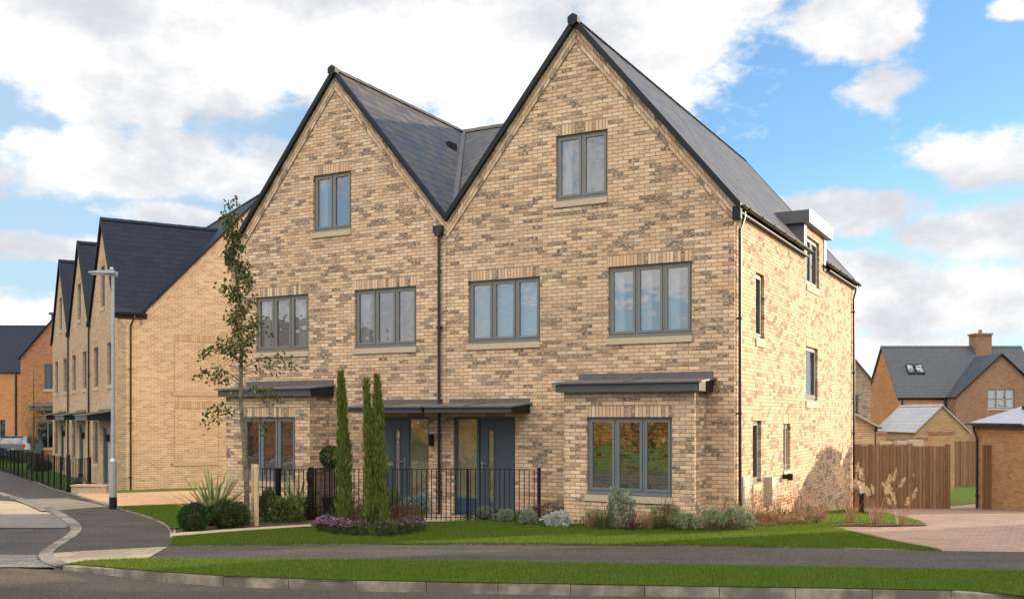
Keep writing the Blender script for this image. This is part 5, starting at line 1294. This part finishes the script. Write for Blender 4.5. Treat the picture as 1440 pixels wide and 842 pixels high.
# dry red-stemmed perennials along the side wall
for i, (px, py, h_, n, lb) in enumerate(((1060, 739, 50, 60, 'dry reddish perennial clump nearest the corner downpipe'), (1078, 737, 40, 45, 'low dry reddish clump below the tall side window'), (1096, 734, 44, 60, 'dry reddish perennial clump in front of the wall heater'),
        (1118, 733, 46, 40, 'dry brown clump below the second side window'), (1133, 730, 50, 28, 'thin tall dry clump midway along the side wall'), (1152, 728, 34, 34, 'last dry clump in the shaded part of the side wall'))):
    x, y = G(px, py); s = y/FPX; T = thing('dry_perennial', lb, 'plant', gz_(x, y), 0, 'dry reddish perennials along the side wall')
    B = blades((0, 0, 0), n, h_*s, .009, .38, .25, .16, 3); quads('stems', 'redstem', B, T)
    tips = B[2::3][:, 2]; V = np.concatenate([ball_leaves(t, (.03, .03, .045), 9, .03, .012, .2) for t in tips]); struct(quads('seed_heads', 'redstem', V, T), 'stuff')
    quads('foliage', 'redstem' if i % 2 else 'olive', ball_leaves((0, 0, .12), (.24, .2, .11), 260, .06, .014, .3, up=.6), T)
# low mixed ground cover that knits the beds together
def cover(name, poly, n, mat, L, W, h):
    xs = [p[0] for p in poly]; ys = [p[1] for p in poly]; P = []
    while len(P) < n:
        x, y = random.uniform(min(xs), max(xs)), random.uniform(min(ys), max(ys))
        if in_poly(x, y, poly) and math.sin(x*5.1)+math.sin(y*6.3+x*2)+random.uniform(-1, 1) > .1: P.append((x, y, terrain(x, y)+.03+abs(random.gauss(0, h))))
    P = np.array(P); D = rng.normal(size=P.shape); D[:, 2] = abs(D[:, 2])+.5
    struct(quads(name, mat, leafquads(P, D, L*rng.uniform(.6, 1.3, n), W)), 'stuff')
BN = gp([(640,735),(700,733),(790,739.5),(900,745),(1000,748),(1060,746),(1060,738),(1000,738),(900,733),(800,726),(700,728)])
cover('ground_cover', BN, 5200, 'shrub', .06, .02, .05); cover('ground_cover', BN, 2600, 'olive', .07, .016, .06); cover('ground_cover', BN, 1300, 'heather', .05, .014, .05)
BS = gp([(1050,746),(1140,738),(1165,735),(1150,728),(1060,734)]); cover('ground_cover', BS, 2400, 'redstem', .08, .012, .06); cover('ground_cover', BS, 1800, 'olive', .06, .014, .05)
BI = gp([(450,747),(480,751),(540,753),(585,749),(593,745),(560,738),(500,737)]); cover('ground_cover', BI, 3600, 'shrub', .06, .016, .06)
BL_ = gp([(345,742),(440,735),(600,731),(600,722),(440,722),(350,730)]); cover('ground_cover', BL_, 3000, 'shrub', .07, .022, .10); cover('ground_cover', BL_, 1300, 'olive', .08, .02, .12)
# feather grasses
def feather(lb, px, py, n, hpx, spread, mat='plume', ng=90):
    x, y = G(px, py); s = y/FPX; T = thing('feather_grass', lb, 'plant', gz_(x, y), 0, 'feather-headed grasses by the drive')
    B = blades((0, 0, 0), n, hpx*s, .007, spread, .3, .1, 3); quads('stems', 'tangrass', B, T); V = []
    for f in range(n):
        seg = B[f*3+2]; a = seg[:2].mean(0); b = seg[2:].mean(0); d = b-a; d /= np.linalg.norm(d)+1e-6; L = random.uniform(.15, .24); k = 70
        t_ = rng.random((k, 1)); P = b-d*.04+d*t_*L; rad = .022*np.sin(np.clip(t_*.9+.1, 0, 1)*PI)
        V.append(leafquads(P+rng.normal(size=(k, 3))*rad, d+rng.normal(size=(k, 3))*.35+np.array((.2, 0, -.1)), .05, .009))
    quads('plumes', mat, np.concatenate(V), T); quads('blades', 'redstem', blades((0, 0, 0), ng, hpx*s*.6, .007, .4, .6, .12, 3), T)
feather('tall feather grass left of the bollard light, by the shaded wall', 1196, 737, 13, 70, .22)
feather('feather grass clump between bollard light and fence', 1233, 739, 12, 62, .4)
feather('sparse feather grass in front of the timber fence post', 1270, 740, 7, 48, .35, ng=60)
feather('thin feather grass leaning over the corner bush by the wall', 1024, 742, 4, 50, .7, ng=10)
# sapling at far left and gardens of the row
x, y = PX(47, 45), 45; T = thing('sapling', 'small golden-leaved sapling in front of the red brick house at the far left', 'tree', gz_(x, y))
h_ = PZ(522, y)-terrain(x, y); MB().tube([(0, 0, 0), (.02, 0, h_*.5), (0, 0, h_)], [.04, .03, .008], 6).build('trunk', 'bark_dark', T)
st = np.array(blades((0, 0, h_*.25), 46, h_*.42, .02, .55, -.2, .05, 3)); quads('branches', 'tangrass', st, T)
quads('crown', 'yellowleaf', ball_leaves((0, 0, h_*.66), (.42, .42, h_*.3), 420, .09, .05, .1), T)
for i, (px, py, a, b, lb) in enumerate(((30, 650, 20, 9, 'low dark hedge behind the railings at the left edge'), (57, 662, 16, 7, 'low dark hedge behind the pavement railing, nearer part'), (8, 643, 16, 8, 'low dark hedge at the very left edge'))):
    mound('hedge', lb, 'hedge', px, py, a, b, 'box', 2600, .09, .05, 'low hedges behind the left railings', lump=.1)

# --- autumn trees across the street behind the camera (the bay glass mirrors them)
def big_tree(lab, x, y, h, r, mat, n):
    T = thing('autumn_tree', lab, 'tree', (x, y, -.3), random.uniform(0, 6), 'autumn trees across the street behind the viewpoint')
    m_ = MB(); m_.tube([(0, 0, -.3), (.1, 0, h*.3), (0, .1, h*.7)], [.28, .2, .08], 8); t_ = m_.build('trunk', 'bark_dark', T); b = MB(); V = []
    for k in range(16):
        a = random.uniform(0, 2*PI); z = random.uniform(.16, .86)*h; R = r*random.uniform(.3, .95)*(1-.55*(z/h-.3)**2); c = (math.cos(a)*R, math.sin(a)*R, z)
        b.tube([(0, 0, z*.55), (c[0]*.5, c[1]*.5, z*.8), c], [.08, .05, .02], 5); V.append(ball_leaves(c, r*random.uniform(.3, .5), n//16, .3, .2, .25, lump=.3))
    b.build('branches', 'bark_dark', t_); quads('crown', mat, np.concatenate(V), T)
for i, (x, y, h, r, mt) in enumerate(((-28, -9, 5.2, 3.6, 'gold'), (-31, -3, 4.8, 3.6, 'gold'), (-34, 2.5, 5.0, 3.4, 'gold'), (-24, -15, 5.2, 3.8, 'gold'), (-18, -20, 5, 3.8, 'gold'))):
    big_tree(['golden autumn tree', 'second golden tree', 'golden tree nearest the red brick house', 'golden tree farther along', 'last golden tree at the end of the line'][i]+' across the street, out of view behind', x, y, h, r, mt, 9000)

# ------------------------------------------------------------------ camera
cam = bpy.data.cameras.new('camera'); co = bpy.data.objects.new('camera', cam); COL.objects.link(co)
co.location = (0, 0, HC); co.rotation_euler = (PI/2, 0, 0)
cam.sensor_width = 36; cam.lens = 36*FPX/1440; cam.shift_y = (HZ-421)/1440; cam.clip_end = 4000; cam.clip_start = .1
scn.camera = co

# ------------------------------------------------------------------ light
SUN_AZ = math.radians(21)          # measured from +X towards +Y
SUN_EL = math.radians(10)
sd = Vector((math.cos(SUN_AZ)*math.cos(SUN_EL), math.sin(SUN_AZ)*math.cos(SUN_EL), math.sin(SUN_EL)))
sl = bpy.data.lights.new('sun', 'SUN'); sl.energy = 4.1; sl.angle = math.radians(.55); sl.color = (1.0, .80, .56)
so = bpy.data.objects.new('sun', sl); COL.objects.link(so); so.rotation_euler = (-sd).to_track_quat('-Z', 'Y').to_euler(); so.location = (30, 12, 20)
w = bpy.data.worlds.new('World'); scn.world = w; w.use_nodes = True; w.node_tree.nodes.clear(); nt = NT(w.node_tree)
out = nt.node('ShaderNodeOutputWorld')
sky = nt.node('ShaderNodeTexSky', sky_type='NISHITA'); sky.sun_disc = False; sky.sun_elevation = SUN_EL; sky.sun_rotation = math.radians(90-21)
sky.air_density = 1.0; sky.dust_density = .3; sky.ozone_density = 2.5
tc = nt.node('ShaderNodeTexCoord'); dirv = nt.vm('NORMALIZE', tc.outputs['Generated']); sx = nt.sep(dirv)
az = nt.m('ARCTAN2', sx[0], sx[1]); el = nt.m('ARCSINE', sx[2])
def blob(px, py, rx, ry):
    t_, s_ = (px-CX)/FPX, (HZ-py)/FPX; a0 = math.atan(t_); e0 = math.atan(s_*math.cos(a0)); k = math.cos(a0)**2
    dx = nt.m('DIVIDE', nt.m('SUBTRACT', az, a0), rx/FPX*k); dy = nt.m('DIVIDE', nt.m('SUBTRACT', el, e0), ry/FPX*math.cos(a0))
    d2 = nt.m('ADD', nt.m('MULTIPLY', dx, dx), nt.m('MULTIPLY', dy, dy))
    return nt.m('SUBTRACT', 1, nt.m('SQRT', d2))
BL = [(470, 40, 620, 150), (140, 95, 300, 80), (700, 90, 330, 110), (230, 235, 330, 55), (900, 60, 130, 120), (0, 20, 260, 90), (20, 445, 200, 50), (1190, 40, 90, 60), (1230, 130, 80, 38), (1050, 0, 60, 25),
      (1350, 228, 150, 52), (1200, 292, 170, 42), (1380, 320, 150, 50), (1310, 425, 230, 62), (1180, 400, 160, 50), (1260, 500, 200, 40), (1430, 10, 60, 20), (430, 250, 300, 70), (80, 350, 150, 28), (240, 300, 110, 20)]
mk = None
for b_ in BL:
    v_ = blob(*b_); mk = v_ if mk is None else nt.m('MAXIMUM', mk, v_)
warp = nt.vm('MULTIPLY', dirv, (1, 1, 1.7))
n1 = nt.noise(warp, 7, 8, .6); n2 = nt.noise(warp, 2.4, 6, .55)
behind = nt.mr(nt.m('ABSOLUTE', az), .6, .9)                       # beyond the photographed part, ordinary broken cloud
genr = nt.m('SUBTRACT', nt.m('MULTIPLY', n2, 3.2), 1.2)
mk = nt.mix(behind, nt.xyz(mk, 0, 0), nt.xyz(genr, 0, 0)); mk = nt.sep(mk)[0]
mk = nt.m('ADD', mk, nt.m('MULTIPLY', nt.m('SUBTRACT', n1, .5), 3.6))
mask = nt.mr(mk, -.02, .46)
n3 = nt.noise(nt.vm('ADD', warp, (.05, .0, .06)), 4.5, 7, .6)
shade = nt.mr(n3, .38, .60)
ccol = nt.mix(shade, (.66,.68,.73), (1.05,1.04,1.02))
skyc = nt.mix(1.0, sky.outputs[0], (.78,.97,1.10), 'MULTIPLY')
# unseen clouds high behind the camera, brightened and warmed to fill the shaded fronts
boost = nt.m('ADD', 1, nt.m('MULTIPLY', nt.mr(sx[1], .4, -.4, 0, 1), nt.mr(el, .25, .75, .15, 3.3)))
CL = 4.5
b1_ = nt.m('SUBTRACT', boost, 1)
ccol = nt.mix(1.0, ccol, nt.xyz(*[nt.m('MULTIPLY', nt.m('ADD', 1, nt.m('MULTIPLY', b1_, k)), CL) for k in (1.12, 1.0, .84)]), 'MULTIPLY')
haze_ = nt.m('MAXIMUM', nt.m('MAXIMUM', nt.mr(el, .02, .27, .8, .06), nt.mr(nt.m('ABSOLUTE', az), .9, 1.5, 0, .7)), nt.mr(az, .05, -.35, 0, .55))
skyc = nt.mix(haze_, skyc, (CL*.66, CL*.82, CL*.97))
fin = nt.mix(mask, skyc, ccol)
bg = nt.node('ShaderNodeBackground'); nt.l.new(fin, bg.inputs[0]); bg.inputs[1].default_value = .12; nt.l.new(bg.outputs[0], out.inputs[0])

scn.view_settings.view_transform = 'Standard'; scn.view_settings.look = 'None'; scn.view_settings.exposure = 1.0; scn.view_settings.gamma = 1
scn.render.resolution_x = 1024; scn.render.resolution_y = 598
